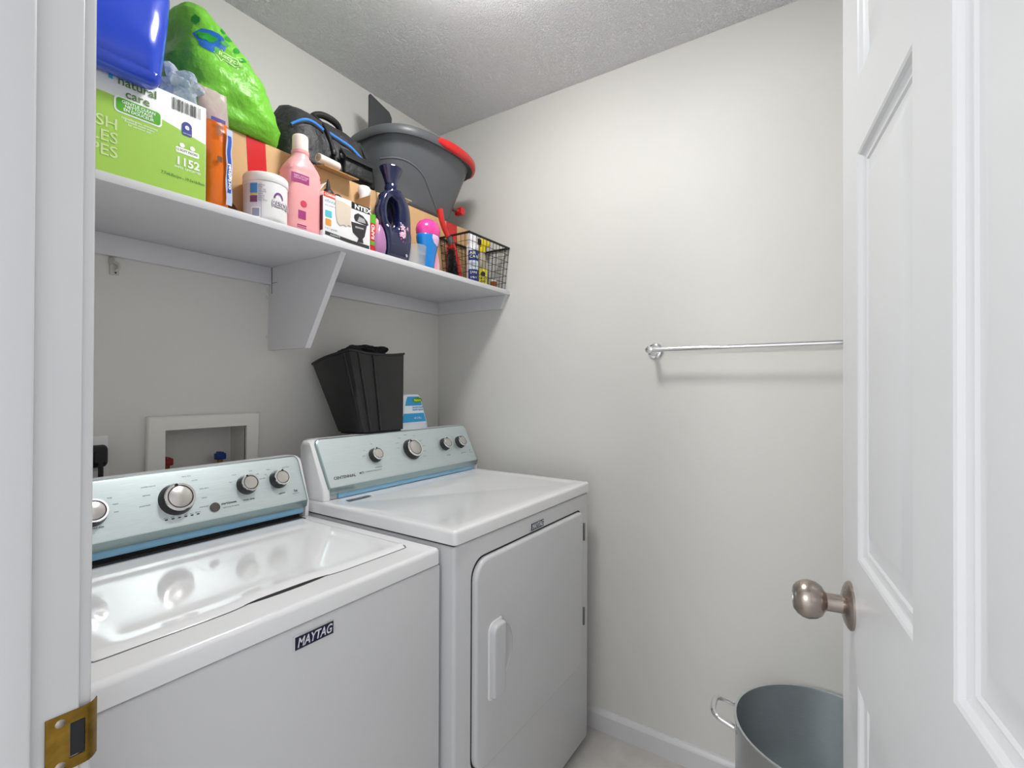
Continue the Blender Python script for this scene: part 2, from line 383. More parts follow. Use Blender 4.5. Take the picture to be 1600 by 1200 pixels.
op = thing('power_outlet', 'white outlet plate on the back wall beside the door frame', 'outlet', (.41, A, -.19))
obj('plate', box(.350, .464, A - .006, A, -.246, -.127, .003, 3), white_p, op)
obj('socket', lathe([(.024, 0), (.024, .002), (.022, .003), (0, .003)], (.436, A - .006, -.19), 24, axis=(0, -1, 0)), flat('outlet face', (222, 222, 220)), op)
pl = thing('power_plug', 'black power plug with cord in the outlet beside the door frame', 'plug', (.436, A - .009, -.18))
obj('plug_body', loft([[(.436 + a * s1, A - .0095 - d, -.176 + b * s2) for a, b in rrect(-1, 1, -1, 1, .5, 4)] for d, s1, s2 in ((0, .020, .026), (.012, .022, .028), (.028, .017, .024), (.036, .010, .014))]), blk2, pl)
obj('cord', tube(smooth_path([(.436, A - .042, -.185), (.437, A - .045, -.22), (.434, A - .038, -.30), (.41, A - .03, -.5), (.45, A - .03, -.85), (.44, A - .03, -1.2)]), .0055, 8), blk2, pl)
hk = thing('wall_clip', 'small white plastic clip on the wall just below the shelf', 'clip', (.474, A, .31))
obj('clip_plate', box(.464, .484, A - .004, A, .284, .312, .0015), M('painted clip', (198, 196, 188), .4), hk)
obj('clip_hook', union(tube(smooth_path([(.466, A - .003, .326), (.468, A - .012, .318), (.478, A - .014, .312), (.480, A - .012, .302), (.474, A - .009, .294)], 4), .0032, 8), box(.462, .474, A - .004, A, .312, .328, .001)), MC['painted clip'], hk)
obj('screw_hole', lathe([(.0022, 0), (.0022, .0006), (0, .0006)], (.476, A - .004, .290), 10, axis=(0, -1, 0)), gap_m, hk)

# ================================================================== appliance console pieces
def knob(parent, c, nrm, r, dep=.022):
    c = Vector(c); nrm = Vector(nrm).normalized()
    k = obj('knob', lathe([(r * .99, 0), (r * .96, .004), (r * .86, dep * .8), (r * .84, dep * .86), (0, dep * .86)], c, 36, axis=nrm), M('dark knob skirt', (48, 46, 46), .3), parent)
    obj('ring', lathe([(r * .84, dep * .82), (r * .86, dep * .9), (r * .82, dep), (r * .70, dep * 1.0), (r * .66, dep * .93), (r * .64, dep * .93)], c, 36, axis=nrm, cap=False), chrome, k)
    obj('cap', lathe([(r * .66, dep * .86), (r * .655, dep * .97), (r * .60, dep * 1.02), (0, dep * 1.05)], c, 36, axis=nrm), satin, k)
    obj('groove', lathe([(r * .675, dep * .985), (r * .675, dep * 1.01), (r * .640, dep * 1.015), (r * .640, dep * .985)], c, 36, axis=nrm, cap=False), MC['dark knob skirt'], k)
    u = Vector((1, 0, 0)); w = nrm.cross(u).normalized()
    if w.z < 0: w = -w
    a = random.uniform(-.5, .5); d = (w * math.cos(a) + u * math.sin(a)) * r * .74
    obj('pointer', lathe([(r * .09, dep * .95), (r * .09, dep * 1.06), (0, dep * 1.06)], c + d, 10, axis=nrm), blk2, k)
    return k
def console(parent, x0, x1, yt, zt, yb, zb, zbev, zbot, cap_l, cap_r, film_x, zfilm, zhouse):
    """sloped control panel: white housing behind a steel sheet with rounded corners and a bent lower edge"""
    T = Vector((0, yt, zt)); Bo = Vector((0, yb, zb)); v = (T - Bo); L = v.length; v.normalize(); nrm = Vector((1, 0, 0)).cross(v)   # towards the room
    if nrm.y > 0: nrm = -nrm
    # housing
    pr = [(yb + .012, zhouse), (yb + .014, zb - .002), (yt + .006, zt - .006), (yt + .014, zt - .001), (yt + .045, zt - .002), (yt + .055, zt - .012), (yt + .058, zbot)]
    hs = loft([[(x, y, z) for y, z in pr] for x in (x0 + .006, x1 - .006)])
    obj('console_housing', hs, enamel2, parent, angle=40)
    for xa, xb in ((x0 - cap_l, x0 + .0055), (x1 - .0055, x1 + cap_r)):
        side = [(yb + .004, zbot), (yb + .002, zb), (yt + .000, zt - .012), (yt + .006, zt - .004), (yt + .016, zt - .001), (yt + .040, zt - .003), (yt + .050, zt - .014), (yt + .052, zbot)]
        e = bmesh.new(); rings = []
        for k, ins in ((0, .006), (.3, .0015), (1, 0)) if xa < x0 else ((0, 0), (.7, .0015), (1, .006)):
            cy = (yt + .03 + yb) / 2; cz = (zt + zbot) / 2
            rings.append([(xa + (xb - xa) * k, y + (ins if y < cy else -ins), z - (ins if z > cz else 0)) for y, z in side])
        obj('end_cap', loft(rings), enamel, parent, angle=60)
    def P(x, s, n=0): return Vector((x, 0, 0)) + Bo + v * s + nrm * n
    # steel sheet: rounded rect with rolled rim
    def sheet(pts, bend):
        rings = []
        cu = (x0 + x1) / 2; cv = L / 2
        n = len(pts)
        N = []
        for i, (a, b) in enumerate(pts):
            d = Vector((pts[(i + 1) % n][0] - pts[i - 1][0], pts[(i + 1) % n][1] - pts[i - 1][1])).normalized(); N.append((-d.y, d.x))
        for off, hgt in ((0, -.010), (0, .000), (.0012, .0028), (.005, .0045), (.008, .005)):
            rings.append([P(a + q[0] * off, b + q[1] * off, hgt) for (a, b), q in zip(pts, N)])
        return rings
    pts = rrect(x0, x1, 0, L, [.008, .008, .02, .02], 6)
    rg = sheet(pts, 0)
    st = obj('control_panel', loft(rg[-2:], cap0=False), steel, parent)
    st['label'] = 'brushed steel control panel'
    obj('panel_rim', loft(rg[:-1], cap0=False, cap1=False), steel_edge, st)
    lb = loft([[(x, y, z) for x in (x0 + .004, x1 - .004)] for y, z in ((yb - .0045, zb + .008), (yb - .0035, zb + .002), (yb + .001, zbev), (yb + .006, zbev - .002))], cap0=False, cap1=False, closed=False)
    obj('lower_lip', lb, steel_edge, st)
    fo = obj('protective_film', box(film_x[0], film_x[1], yb + .0035, yb + .016, zfilm, zbev + .001, .001), film, parent); fo['label'] = 'strip of blue protective film'
    return P, nrm, v, L
def tick_words(parent, P, nrm, cx, cs, r, lst, size=.0046):
    for a, s in lst:
        rad = math.radians(a); x = cx + r * math.sin(rad); y = cs + r * math.cos(rad)
        al = 'LEFT' if math.sin(rad) > .3 else 'RIGHT' if math.sin(rad) < -.3 else 'CENTER'
        words(parent, s, size, lambda u, v_, x=x, y=y: P(x + u, y + v_, .0054), align=al)
def emblem(parent, x0, x1, z0, z1, y):
    e = obj('badge', extr(rrect(x0, x1, z0, z1, .001, 2), y, y - .004, XZ, bev=.0012), chrome, parent); e['label'] = 'chrome-framed dark blue badge'
    obj('badge_face', extr(rrect(x0 + .002, x1 - .002, z0 + .002, z1 - .002, .0005, 2), y - .0035, y - .0046, XZ), ink_blue, e)
    hgt = (z1 - z0)
    tm = text_mesh('MAYTAG', hgt * .86, bold=.018, align='CENTER', italic=.25, sx=.80 * (x1 - x0) / (hgt * 3.25))
    put(tm, lambda u, v: Vector(((x0 + x1) / 2 + u, y - .0049, z0 + hgt * .21 + v)), 'lettering', flat('silver lettering', (226, 228, 236), .3), e)

# ================================================================== washer
wx0, wx1, wy, wz = .186, .870, .782, -.379
ws = thing('washing_machine', 'white top-loading washer with steel control panel beside the dryer', 'washing machine', ((wx0 + wx1) / 2, 1.1, FL))
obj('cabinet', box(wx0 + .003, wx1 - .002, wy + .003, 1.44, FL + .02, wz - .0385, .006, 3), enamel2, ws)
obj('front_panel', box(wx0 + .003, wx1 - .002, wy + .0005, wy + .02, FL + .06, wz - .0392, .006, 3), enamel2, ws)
for x in (wx0 + .06, wx1 - .06):
    for y in (wy + .06, 1.38): obj('foot', lathe([(.02, FL), (.02, FL + .012), (.008, FL + .014), (.008, FL + .03), (0, FL + .03)][::1], (x, y, 0), 12), blk2, ws)
# top deck: rounded rim with an opening for the lid
def deck():
    out = rrect(wx0, wx1, wy, 1.44, [.014, .014, .01, .01], 6)
    rings = [[(x, y, wz - .0365) for x, y in out]]
    def ins(d): return rrect(wx0 + d, wx1 - d, wy + d, 1.44 - d, [max(.014 - d, .002)] * 4, 6)
    rings.append([(x, y, wz - .010) for x, y in out])
    for k in (1, 2, 3, 4):
        a = PI / 2 * k / 4; rings.append([(x, y, wz - .010 * (1 - math.sin(a))) for x, y in ins(.010 * (1 - math.cos(a)))])
    return loft(rings)
dk = obj('top_deck', deck(), enamel, ws, angle=50)
lx0, lx1, ly0, ly1 = wx0 + .045, .828, .848, 1.268
def lid_front(x):          # finger dip in the front edge of the lid
    return ly0 - .0 + (.012 * math.exp(-((x - .53) / .085) ** 4))
def lid_outline(ins, n=60):
    pts = []
    for i in range(n + 1):
        x = lx0 + ins + (lx1 - lx0 - 2 * ins) * i / n; y = lid_front(x) + ins
        e = min(x - lx0 - ins, lx1 - ins - x); r = .016
        if e < r: y += r - math.sqrt(max(0, r * r - (r - e) ** 2))
        pts.append((x, y))
    pts += [(lx1 - ins, ly1 - ins), (lx0 + ins, ly1 - ins)]
    return pts
obj('lid_gap', extr(lid_outline(-.0022), wz + .0001, wz + .0006, XY), M('seam shadow grey', (120, 120, 122), .7), dk, smooth=False)
obj('finger_recess', extr([(.53 + .095 * math.cos(a) , ly0 + .011 + .011 * math.sin(a)) for a in [PI + PI * k / 20 for k in range(21)]], wz + .0002, wz + .0009, XY), gap_m, dk, smooth=False)
def lid():
    bm = bmesh.new(); nx, ny = 60, 40; G = []
    for i in range(nx + 1):
        row = []
        for j in range(ny + 1):
            u = i / nx; v = j / ny; x = lx0 + (lx1 - lx0) * u; e = min(x - lx0, lx1 - x); yf = lid_front(x); r = .016
            if e < r: yf += r - math.sqrt(max(0, r * r - (r - e) ** 2))
            y = yf + (ly1 - yf) * v
            ed = min(e, y - yf, ly1 - y)
            z = wz + .0075 * (1 - (1 - min(1, ed / .008)) ** 2)
            # shallow dished field bounded by soft creases
            m = min(max((e - .035) / .02, 0), 1) * min(max((1.205 - y) / .03, 0), 1) * min(max((y - yf - .012) / .03, 0), 1)
            z -= .0022 * m * m * (3 - 2 * m)
            row.append(bm.verts.new((x, y, z)))
        G.append(row)
    for i in range(nx):
        for j in range(ny): bm.faces.new((G[i][j], G[i + 1][j], G[i + 1][j + 1], G[i][j + 1]))
    return bm
obj('lid', lid(), M('glossy lid enamel', (244, 244, 246), .11, coat=.4), ws, angle=60)
obj('hinge_gap', box(.19, .84, 1.272, 1.300, wz + .0001, wz + .0012), gap_m, ws, smooth=False)
P, nrm, vv, L = console(ws, wx0 + .01, .856, 1.345, -.205, 1.288, -.337, -.349, wz + .001, 0.009, .009, (.19, .842), -.366, -.367)
P_ = P; P = lambda x, s, n=0: P_(x, s + .019, n)
obj('hinge_recess', box(.20, .838, 1.303, 1.31, wz + .0012, -.366), gap_m, ws, smooth=False)
for x, s, r in ((.525, .052, .039), (.692, .059, .027), (.781, .060, .0265), (.364, .052, .030), (.250, .055, .027)):
    knob(ws, P(x, s, .005), nrm, r, .024)
tick_words(ws, P, nrm, .525, .052, .054, [(-70, 'delicates'), (-95, 'powerwash'), (-45, 'wrinkle control'), (45, 'normal'), (20, 'heavy duty'), (75, 'bulky items'), (100, 'whites'), (125, 'rinse & spin')])
tick_words(ws, P, nrm, .535, .0, .0, [(0, '')]) if False else None
tick_words(ws, P, nrm, .692, .058, .038, [(-70, 'hot'), (-35, 'warm'), (20, 'cool'), (50, 'cold'), (75, 'tap cold')])
tick_words(ws, P, nrm, .781, .059, .036, [(-60, 'off'), (-30, 'fabric'), (30, 'extra rinse')])
tick_words(ws, P, nrm, .364, .052, .040, [(50, 'large'), (75, 'super'), (100, 'auto')])
for x, s in ((.690, 'water temp'), (.782, 'options'), (.372, 'load size')): words(ws, s, .0062, lambda u, v, x=x: P(x + u, .018 + v, .0054), align='CENTER', bold=.01)
sb = obj('start_button', lathe([(.0115, 0), (.0115, .003), (.010, .0042), (0, .0045)], P(.604, .0155, .005), 24, axis=nrm), M('smoked button', (92, 86, 84), .25), ws)
words(ws, 'start/pause', .0085, lambda u, v: P(.620 + u, .018 + v, .0054), bold=.02); words(ws, 'hold 3 sec to cancel', .0050, lambda u, v: P(.622 + u, .009 + v, .0054))
for k in range(6):
    x = .494 + .0135 * k; obj('indicator', extr(rrect(0, .006, 0, .0026, .0006, 2), 0, .0008, lambda u, v, w, x=x: P(x + u, .006 + v, .005 + w)), blk2, ws)
    words(ws, ('sense', 'wash', 'rinse', 'spin', 'done', 'lid lock')[k], .0040, lambda u, v, x=x: P(x + .003 + u, .0105 + v, .0054), align='CENTER')
words(ws, 'he', .011, lambda u, v: P(.818 + u, .016 + v, .0054), bold=.02); words(ws, 'high efficiency', .0036, lambda u, v: P(.812 + u, .011 + v, .0054))
emblem(ws, .492, .572, -.457, -.431, wy)

# ================================================================== dryer
dx0, dx1, dy, dz = .876, 1.611, .743, -.337
dr = thing('clothes_dryer', 'white front-loading dryer next to the pale right-hand wall', 'dryer', ((dx0 + dx1) / 2, 1.1, FL))
# front face with a door opening is built around the door as a slab with rounded corners
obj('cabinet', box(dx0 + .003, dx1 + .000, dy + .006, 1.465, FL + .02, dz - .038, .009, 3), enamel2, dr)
for x in (dx0 + .06, dx1 - .06):
    for y in (dy + .06, 1.38): obj('foot', lathe([(.02, FL), (.02, FL + .012), (.008, FL + .014), (.008, FL + .03), (0, FL + .03)], (x, y, 0), 12), blk2, dr)
def dtop():
    z0 = dz
    def o(d): return rrect(dx0 - .002 + d, dx1 - d, dy + d, 1.467 - d, [max(.012 - d, .002)] * 4, 6)
    rings = [[(x, y, z0 - .0355) for x, y in o(.002)], [(x, y, z0 - .034) for x, y in o(0)], [(x, y, z0 - .009) for x, y in o(0)]]
    for k in (1, 2, 3, 4):
        a = PI / 2 * k / 4; rings.append([(x, y, z0 - .009 * (1 - math.sin(a))) for x, y in o(.009 * (1 - math.cos(a)))])
    rings.append([(x, y, z0) for x, y in rrect(dx0 + .03, dx1 - .03, dy + .035, 1.22, .03, 6)])
    rings.append([(x, y, z0 - .0022) for x, y in rrect(dx0 + .045, dx1 - .045, dy + .05, 1.205, .03, 6)])
    return loft(rings)
dt = obj('top_panel', dtop(), enamel, dr, angle=50)
obj('top_gap', box(dx0 + .002, dx1 - .003, dy + .008, 1.46, dz - .0385, dz - .034), gap_m, dr, smooth=False)
ex0, ex1, ez0, ez1 = .944, 1.542, -.952, -.428; rad = [.045, .055, .022, .050]
# recessed black seam, then the door
obj('door_seam', extr(rrect(ex0 - .004, ex1 + .0045, ez0 - .0045, ez1 + .004, rad, 8), dy + .008, dy + .0055, XZ), gap_m, dr, smooth=False)
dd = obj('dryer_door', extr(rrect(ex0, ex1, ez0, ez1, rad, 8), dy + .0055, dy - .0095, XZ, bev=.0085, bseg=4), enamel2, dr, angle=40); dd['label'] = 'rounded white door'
for z in (-.50, -.79):
    obj('hinge', box(ex1 + .0005, ex1 + .0085, dy - .0115, dy + .006, z - .030, z + .030, .0015), M('dull hinge steel', (120, 120, 122), .4, .7), dr)
obj('screw', lathe([(.003, 0), (.0028, .001), (0, .0014)], (ex0 + .0065, dy - .006, -.507), 12, axis=(0, -1, 0)), blk2, dd)
# handle: a bar over an oval scoop
yd = dy - .0095
ct = bmesh.new(); bmesh.ops.create_uvsphere(ct, u_segments=40, v_segments=24, radius=1)
for v in ct.verts: v.co = (1.060 + v.co.x * .042, yd + v.co.y * .0135, H - .688 + v.co.z * .066)
cme = bpy.data.meshes.new('cut'); ct.to_mesh(cme); ct.free(); cob = bpy.data.objects.new('cut', cme); COL.objects.link(cob)
tmp = bpy.data.objects.new('tmp', dd.data.copy()); COL.objects.link(tmp); tmp.matrix_world = MW[dr.name]
md = tmp.modifiers.new('b', 'BOOLEAN'); md.operation = 'DIFFERENCE'; md.object = cob; md.solver = 'EXACT'
dg_ = bpy.context.evaluated_depsgraph_get(); dg_.update(); nme = bpy.data.meshes.new_from_object(tmp.evaluated_get(dg_))
if len(nme.polygons) > 20: dd.data = nme
bpy.data.objects.remove(tmp); bpy.data.objects.remove(cob)
hp = rrect(.996, 1.050, -.787, -.602, [.010, .010, .010, .022], 5)
h1 = extr(hp, yd + .001, yd - .017, XZ, bev=.007, bseg=4)
obj('handle', h1, enamel2, dd, angle=50)
obj('handle_base', extr(rrect(.991, 1.049, -.793, -.596, [.012, .004, .004, .024], 5), yd + .001, yd - .003, XZ, bev=.002), enamel, dd)
emblem(dr, 1.211, 1.287, -.4205, -.3955, dy + .0055)
P, nrm, vv, L = console(dr, .893, 1.600, 1.318, -.160, 1.242, -.307, -.319, dz + .001, .014, .008, (.93, 1.575), -.3345, dz + .001)
P_2 = P; P = lambda x, s, n=0: P_2(x, s + .007, n)
for x, s, r in ((1.093, .079, .025), (1.262, .082, .039), (1.438, .083, .0255), (1.528, .083, .0255)):
    knob(dr, P(x, s, .005), nrm, r, .022)
tick_words(dr, P, nrm, 1.262, .083, .056, [(-60, 'timed dry'), (-80, 'air only'), (-35, 'damp dry'), (-8, 'automatic'), (30, 'less dry'), (62, 'wrinkle'), (85, 'more dry'), (105, 'normal'), (128, 'touch up')], .0042)
tick_words(dr, P, nrm, 1.093, .081, .038, [(-60, 'low'), (-90, 'medium'), (0, 'high')], .0042)
tick_words(dr, P, nrm, 1.438, .084, .038, [(-50, 'off'), (5, 'on')], .0042); tick_words(dr, P, nrm, 1.528, .084, .038, [(-50, 'off'), (5, 'on')], .0042)
for x, s in ((1.093, 'temperature'), (1.438, 'end signal'), (1.528, 'push to start')): words(dr, s, .0056, lambda u, v, x=x: P(x + u, .037 + v, .0054), align='CENTER', bold=.01)
words(dr, 'CENTENNIAL', .0125, lambda u, v: P(.917 + u, .022 + v, .0054), bold=.02, sx=1.05); words(dr, 'MCT', .0085, lambda u, v: P(1.012 + u, .026 + v, .0054), bold=.03); words(dr, 'COMMERCIAL TECHNOLOGY', .0040, lambda u, v: P(1.034 + u, .028 + v, .0054), sx=1.3)
words(dr, 'he', .0075, lambda u, v: P(1.568 + u, .042 + v, .0054), bold=.02); words(dr, 'efficiency', .0045, lambda u, v: P(1.564 + u, .034 + v, .0054))
st_ = obj('care_sticker', extr(rrect(.930, 1.012, 1.197, 1.214, .001, 2), dz + .0001, dz + .0006, XY), M('dark grey sticker', (104, 108, 114), .4), dt)
words(st_, 'DRYER', .010, plane((.955, 1.201, dz + .0006), (1, 0, 0), (0, 1, 0)), flat('sticker print', (190, 196, 205)))

# ================================================================== things on the dryer
tb_ = thing('waste_bin', 'black ribbed plastic waste bin standing on the dryer control panel', 'bin', (1.17, 1.39, -.16))
def bin_ring(s, w=0):
    # s 0 bottom .. 1 top ; bottom and top outlines, back lowered so the bin leans on the wall
    Bt = [(1.093, 1.325, -.155), (1.263, 1.325, -.155), (1.268, 1.430, -.155), (1.065, 1.430, -.155)]
    Tp = [(1.026, 1.322, .123), (1.262, 1.322, .123), (1.275, 1.53, .080), (1.030, 1.53, .080)]
    bul = [.006, .004, .006, .016]; out = []
    C = [Vector(b).lerp(Vector(t_), s) for b, t_ in zip(Bt, Tp)]
    cen = sum(C, Vector()) / 4
    for k in range(4):
        a, b = C[k], C[(k + 1) % 4]; d = (b - a); nn = Vector((d.y, -d.x, 0)).normalized()
        for i in range(8):
            t_ = i / 8; p = a.lerp(b, t_) + nn * bul[k] * math.sin(PI * t_) * (.4 + .6 * s)
            if k == 0 and i < 3: p.y += (.0045, -.001, .004)[i]
            p += (p - cen).normalized() * w
            if k == 0 and s > .9: p.z -= .010 * math.sin(PI * t_) * s
            out.append(p)
    return out
rings = [bin_ring(s) for s in [0, .02, .2, .4, .6, .8, .97]] + [bin_ring(.975, .004), bin_ring(1, .004), bin_ring(1, -.001), bin_ring(.97, -.003), bin_ring(.5, -.003), bin_ring(.03, -.003)]
obj('bin_body', loft(rings), blk, tb_, angle=50)
for q_ in (-1, 1, 3):
    obj('corner_rib', tube([bin_ring(k_ / 10 * .96 + .01)[q_] + Vector((-.0005, -.0012, 0)) for k_ in range(11)], .0036, 8), blk, tb_)
obj('foot_rim', loft([[p + (p - Vector((1.17, 1.378, -.170))).normalized() * -.008 + Vector((0, 0, dzz)) for p in bin_ring(0)] for dzz in (-.0045, .0005)]), blk2, tb_)
def cloth(c, sz, seed, sub=4, amp=.35, fr_=14):
    bm = bmesh.new(); bmesh.ops.create_icosphere(bm, subdivisions=sub, radius=1)
    for v in bm.verts:
        p = Vector((v.co.x * sz[0], v.co.y * sz[1], v.co.z * sz[2])); q = p * fr_ + Vector((seed, seed * 2, 0))
        f = 1 + amp * (noise.noise(q) + .5 * noise.noise(q * 2.3)); v.co = Vector(c) + p * f
    return bm
cl = obj('folded_cloth', union(cloth((1.13, 1.41, .120), (.072, .062, .022), 3, 4, .5, 22), cloth((1.175, 1.40, .128), (.050, .050, .021), 8, 4, .6, 26)), M('black fabric', (22, 22, 26), .9, bump=(300, .4)))
tag(cl, 'crumpled black cloth lying in the top of the waste bin', 'cloth')
jg = thing('detergent_jug', 'white jug with blue label behind the dryer panel beside the waste bin', 'jug', (1.375, 1.415, dz))
jp = [(0, .98), (.012, 1.0), (.15, 1.0), (.182, .98), (.20, .93), (.28, .62), (.300, .50), (.305, .40)]
def jring(h, s, k=1): return [(1.372 + a * .088 * s * k, 1.414 + b * .036 * (.6 + .4 * s) * k, dz + .001 + h) for a, b in rrect(-1, 1, -1, 1, .45, 5)]
obj('jug_body', loft([jring(h, s) for h, s in jp]), M('milky plastic', (224, 230, 238), .3, sss=.1), jg, angle=50)
def jf(x, h):
    s = 1.0
    for (h0, s0), (h1, s1) in zip(jp, jp[1:]):
        if h0 <= h <= h1: s = s0 + (s1 - s0) * (h - h0) / (h1 - h0)
    return Vector((1.372 + x, 1.414 - .036 * (.6 + .4 * s) - .0010, dz + .001 + h))
def jlab(h0, h1, mat, par, inset=.93, xo=None, step=6):
    bm = bmesh.new(); rows = []
    for k in range(step + 1):
        h = h0 + (h1 - h0) * k / step; s = 1
        for (a, b), (c, d) in zip(jp, jp[1:]):
            if a <= h <= c: s = b + (d - b) * (h - a) / (c - a)
        w = .088 * s * inset - .012
        x0_, x1_ = (-w, w) if xo is None else (max(-w, xo[0]), min(w, xo[1]))
        rows.append([bm.verts.new(jf(x0_ + (x1_ - x0_) * i / 4, h)) for i in range(5)])
    for a, b in zip(rows, rows[1:]):
        for i in range(4): bm.faces.new((a[i], a[i + 1], b[i + 1], b[i]))
    return obj('label_print', bm, mat, par, smooth=False)
jl = jlab(.192, .298, flat('label white', (222, 232, 238)), jg)
def up_(f, d): return lambda x, h: f(x, h) + Vector((0, -d, 0))
for h0, h1, c in ((.262, .297, (50, 150, 205)), (.198, .232, (40, 130, 200))):
    q = jlab(h0, h1, flat('label blue %d' % h0, c), jl); q.location.y -= .0006
put(lathe([(.026, 0), (0, .0001)], (0, 0, 0), 24, sy=.42), lambda x, y: jf(.02 + x, .283 + y) + Vector((0, -.0012, 0)), 'logo_oval', flat('logo green', (60, 150, 50)), jl)
put(text_mesh('Nature', .013, bold=.02, align='CENTER', italic=.2), lambda x, y: jf(.02 + x, .279 + y) + Vector((0, -.0016, 0)), 'lettering', flat('logo yellow', (240, 225, 60)), jl)
put(text_mesh('laundry liquid\nlessive liquide', .0105, align='CENTER', bold=.015), lambda x, y: jf(.022 + x, .252 + y) + Vector((0, -.0012, 0)), 'lettering', flat('logo blue', (30, 110, 190)), jl)
put(text_mesh('HE 2.95 L', .010, align='CENTER'), lambda x, y: jf(.02 + x, .210 + y) + Vector((0, -.0016, 0)), 'lettering', flat('white print', (245, 245, 245)), jl)

# ================================================================== stock pot
pc = (1.477, .031); PR = .208; PZ = -.876
pt = thing('stock_pot', 'large open aluminium stock pot on the floor behind the open door', 'pot', (pc[0], pc[1], FL))
obj('pot_body', lathe([(0, FL), (PR - .02, FL), (PR - .006, FL + .006), (PR, FL + .02), (PR, PZ - .004), (PR + .0035, PZ - .001), (PR + .003, PZ + .0015), (PR - .003, PZ + .001), (PR - .004, PZ - .004), (PR - .004, FL + .02), (PR - .012, FL + .006), (0, FL + .005)], (pc[0], pc[1], 0), 72), alum, pt, angle=50)
ang = math.radians(95)
for a0 in (ang, ang + PI):
    rd = Vector((math.cos(a0), math.sin(a0), 0)); tn = Vector((-rd.y, rd.x, 0)); c0 = Vector((pc[0], pc[1], PZ - .010)) + rd * PR
    path = [c0 + tn * -.052 + rd * -.001 + Vector((0, 0, -.012)), c0 + tn * -.050 + rd * .012 + Vector((0, 0, -.008)), c0 + tn * -.045 + rd * .040, c0 + tn * -.030 + rd * .052 + Vector((0, 0, .004)), c0 + rd * .055 + Vector((0, 0, .005)), c0 + tn * .030 + rd * .052 + Vector((0, 0, .004)), c0 + tn * .045 + rd * .040, c0 + tn * .050 + rd * .012 + Vector((0, 0, -.008)), c0 + tn * .052 + rd * -.001 + Vector((0, 0, -.012))]
    hd = obj('handle', tube(smooth_path(path, 5), .0074, 12), chrome, pt)
    for s in (-1, 1):
        for dz_ in (-.024, .0):
            p_ = c0 + tn * .052 * s + Vector((0, 0, dz_)); inn = Vector((pc[0] - p_.x, pc[1] - p_.y, 0)).normalized()
            obj('rivet', lathe([(.0045, 0), (.004, .0015), (0, .0025)], p_ + inn * .005, 12, axis=inn), alum, hd)
# ================================================================== things on the shelf
TZ = TOP + .0006
def ringbox(bm_, n): return bm_
# ---- box of wipes
bx0, bx1, by0, by1, bz1 = .200, .515, 1.155, 1.325, .609
t1 = thing('wipes_carton', 'white and lime green carton of cleansing wipes at the left end of the shelf', 'carton', ((bx0 + bx1) / 2, (by0 + by1) / 2, TZ))
cw, cg = flat('carton white', (236, 240, 236), .45), flat('carton lime', (164, 208, 84), .45)
obj('carton', box(bx0, bx1, by0, by1, TZ, bz1, .0025), cw, t1)
fr_ = by0 - .0005
def fp(x, z, d=0): return Vector((x, fr_ - d, z))
gm = bmesh.new(); top_edge = [(bx0 + .001, .545), (.33, .556), (.40, .553), (.46, .540), (bx1 - .002, .528)]
gv = [gm.verts.new(fp(bx0 + .001, TZ + .001)), gm.verts.new(fp(bx1 - .002, TZ + .001))] + [gm.verts.new(fp(x, z)) for x, z in top_edge[::-1]]; gm.faces.new(gv)
gf = obj('green_print', gm, cg, t1, smooth=False)
sd = bmesh.new(); sd.faces.new([sd.verts.new((bx1 + .0004, y, z)) for y, z in ((by0 + .002, TZ + .001), (by1 - .002, TZ + .001), (by1 - .002, .535), (by0 + .002, .528))]); obj('green_print', sd, cg, t1, smooth=False)
wh = flat('print white', (248, 250, 246), .45); sky = flat('print sky blue', (70, 180, 220), .45); dg = flat('print dark green', (36, 110, 50), .45); mg = flat('print green', (88, 176, 40), .45); ind = flat('print indigo', (52, 66, 150), .45); oliv = flat('print olive', (96, 128, 60), .45); bk = flat('print black', (30, 30, 30), .5)
def wd(par, s, x, z, size, mat, d=.0008, **k): return put(text_mesh(s, size, **k), lambda u, v: fp(x + u, z + v, d), 'lettering', mat, par)
wd(t1, 'plus', .340, .598, .050, sky, bold=.03, align='LEFT', sx=.86)
wd(t1, 'natural\ncare', .388, .5815, .0235, oliv, align='CENTER', bold=.01)
pn = put(shape(rrect(.350, .430, .527, .559, .008, 6)), lambda u, v: fp(u, v, .0007), 'white_outline', wh, t1)
put(shape(rrect(.353, .427, .530, .556, .006, 6)), lambda u, v: fp(u, v, .0011), 'green_panel', mg, pn)
wd(pn, 'GENTLE CLEAN\nNETTOYAGE\nEN DOUCEUR', .390, .5475, .0080, wh, .0015, align='CENTER', bold=.02)
wd(t1, 'hypoallergenic, unscented\nflushable moist wipes\nfor sensitive skin', .392, .518, .0058, wh, align='CENTER')
bars = []; x = .447; random.seed(3)
while x < .503:
    w = random.choice((.0007, .0012, .0018)); bars.append(shape([(x, .577), (x + w, .577), (x + w, .602), (x, .602)])); x += w + random.choice((.0008, .0014, .002))
put(union(*bars), lambda u, v: fp(u, v, .0008), 'barcode', bk, t1)
bd = put(union(shape(rrect(.4665, .4855, .531, .550, .003, 4)), moved(shape([(.0095 * math.cos(a), .0095 * math.sin(a)) for a in [k * PI / 10 for k in range(20)]]), .476, .551)), lambda u, v: fp(u, v, .0008 + (.0001 if v > .55 else 0)), 'blue_badge', ind, t1)
wd(bd, 'e', .476, .5445, .017, wh, .0013, align='CENTER', bold=.03); wd(bd, 'CERTIFIED', .476, .534, .0036, wh, .0013, align='CENTER')
wd(t1, '1152', .478, .4655, .0235, wh, align='CENTER', bold=.03); wd(t1, 'WIPES  LINGETTES', .478, .4575, .0062, wh, align='CENTER', bold=.01); wd(t1, '7.7x6.8in/po - 19.5x16.8cm', .470, .436, .0088, dg, align='CENTER', sx=.85)
wd(t1, '12 SOFT PACKS', .476, .495, .0060, oliv, align='CENTER', bold=.02)
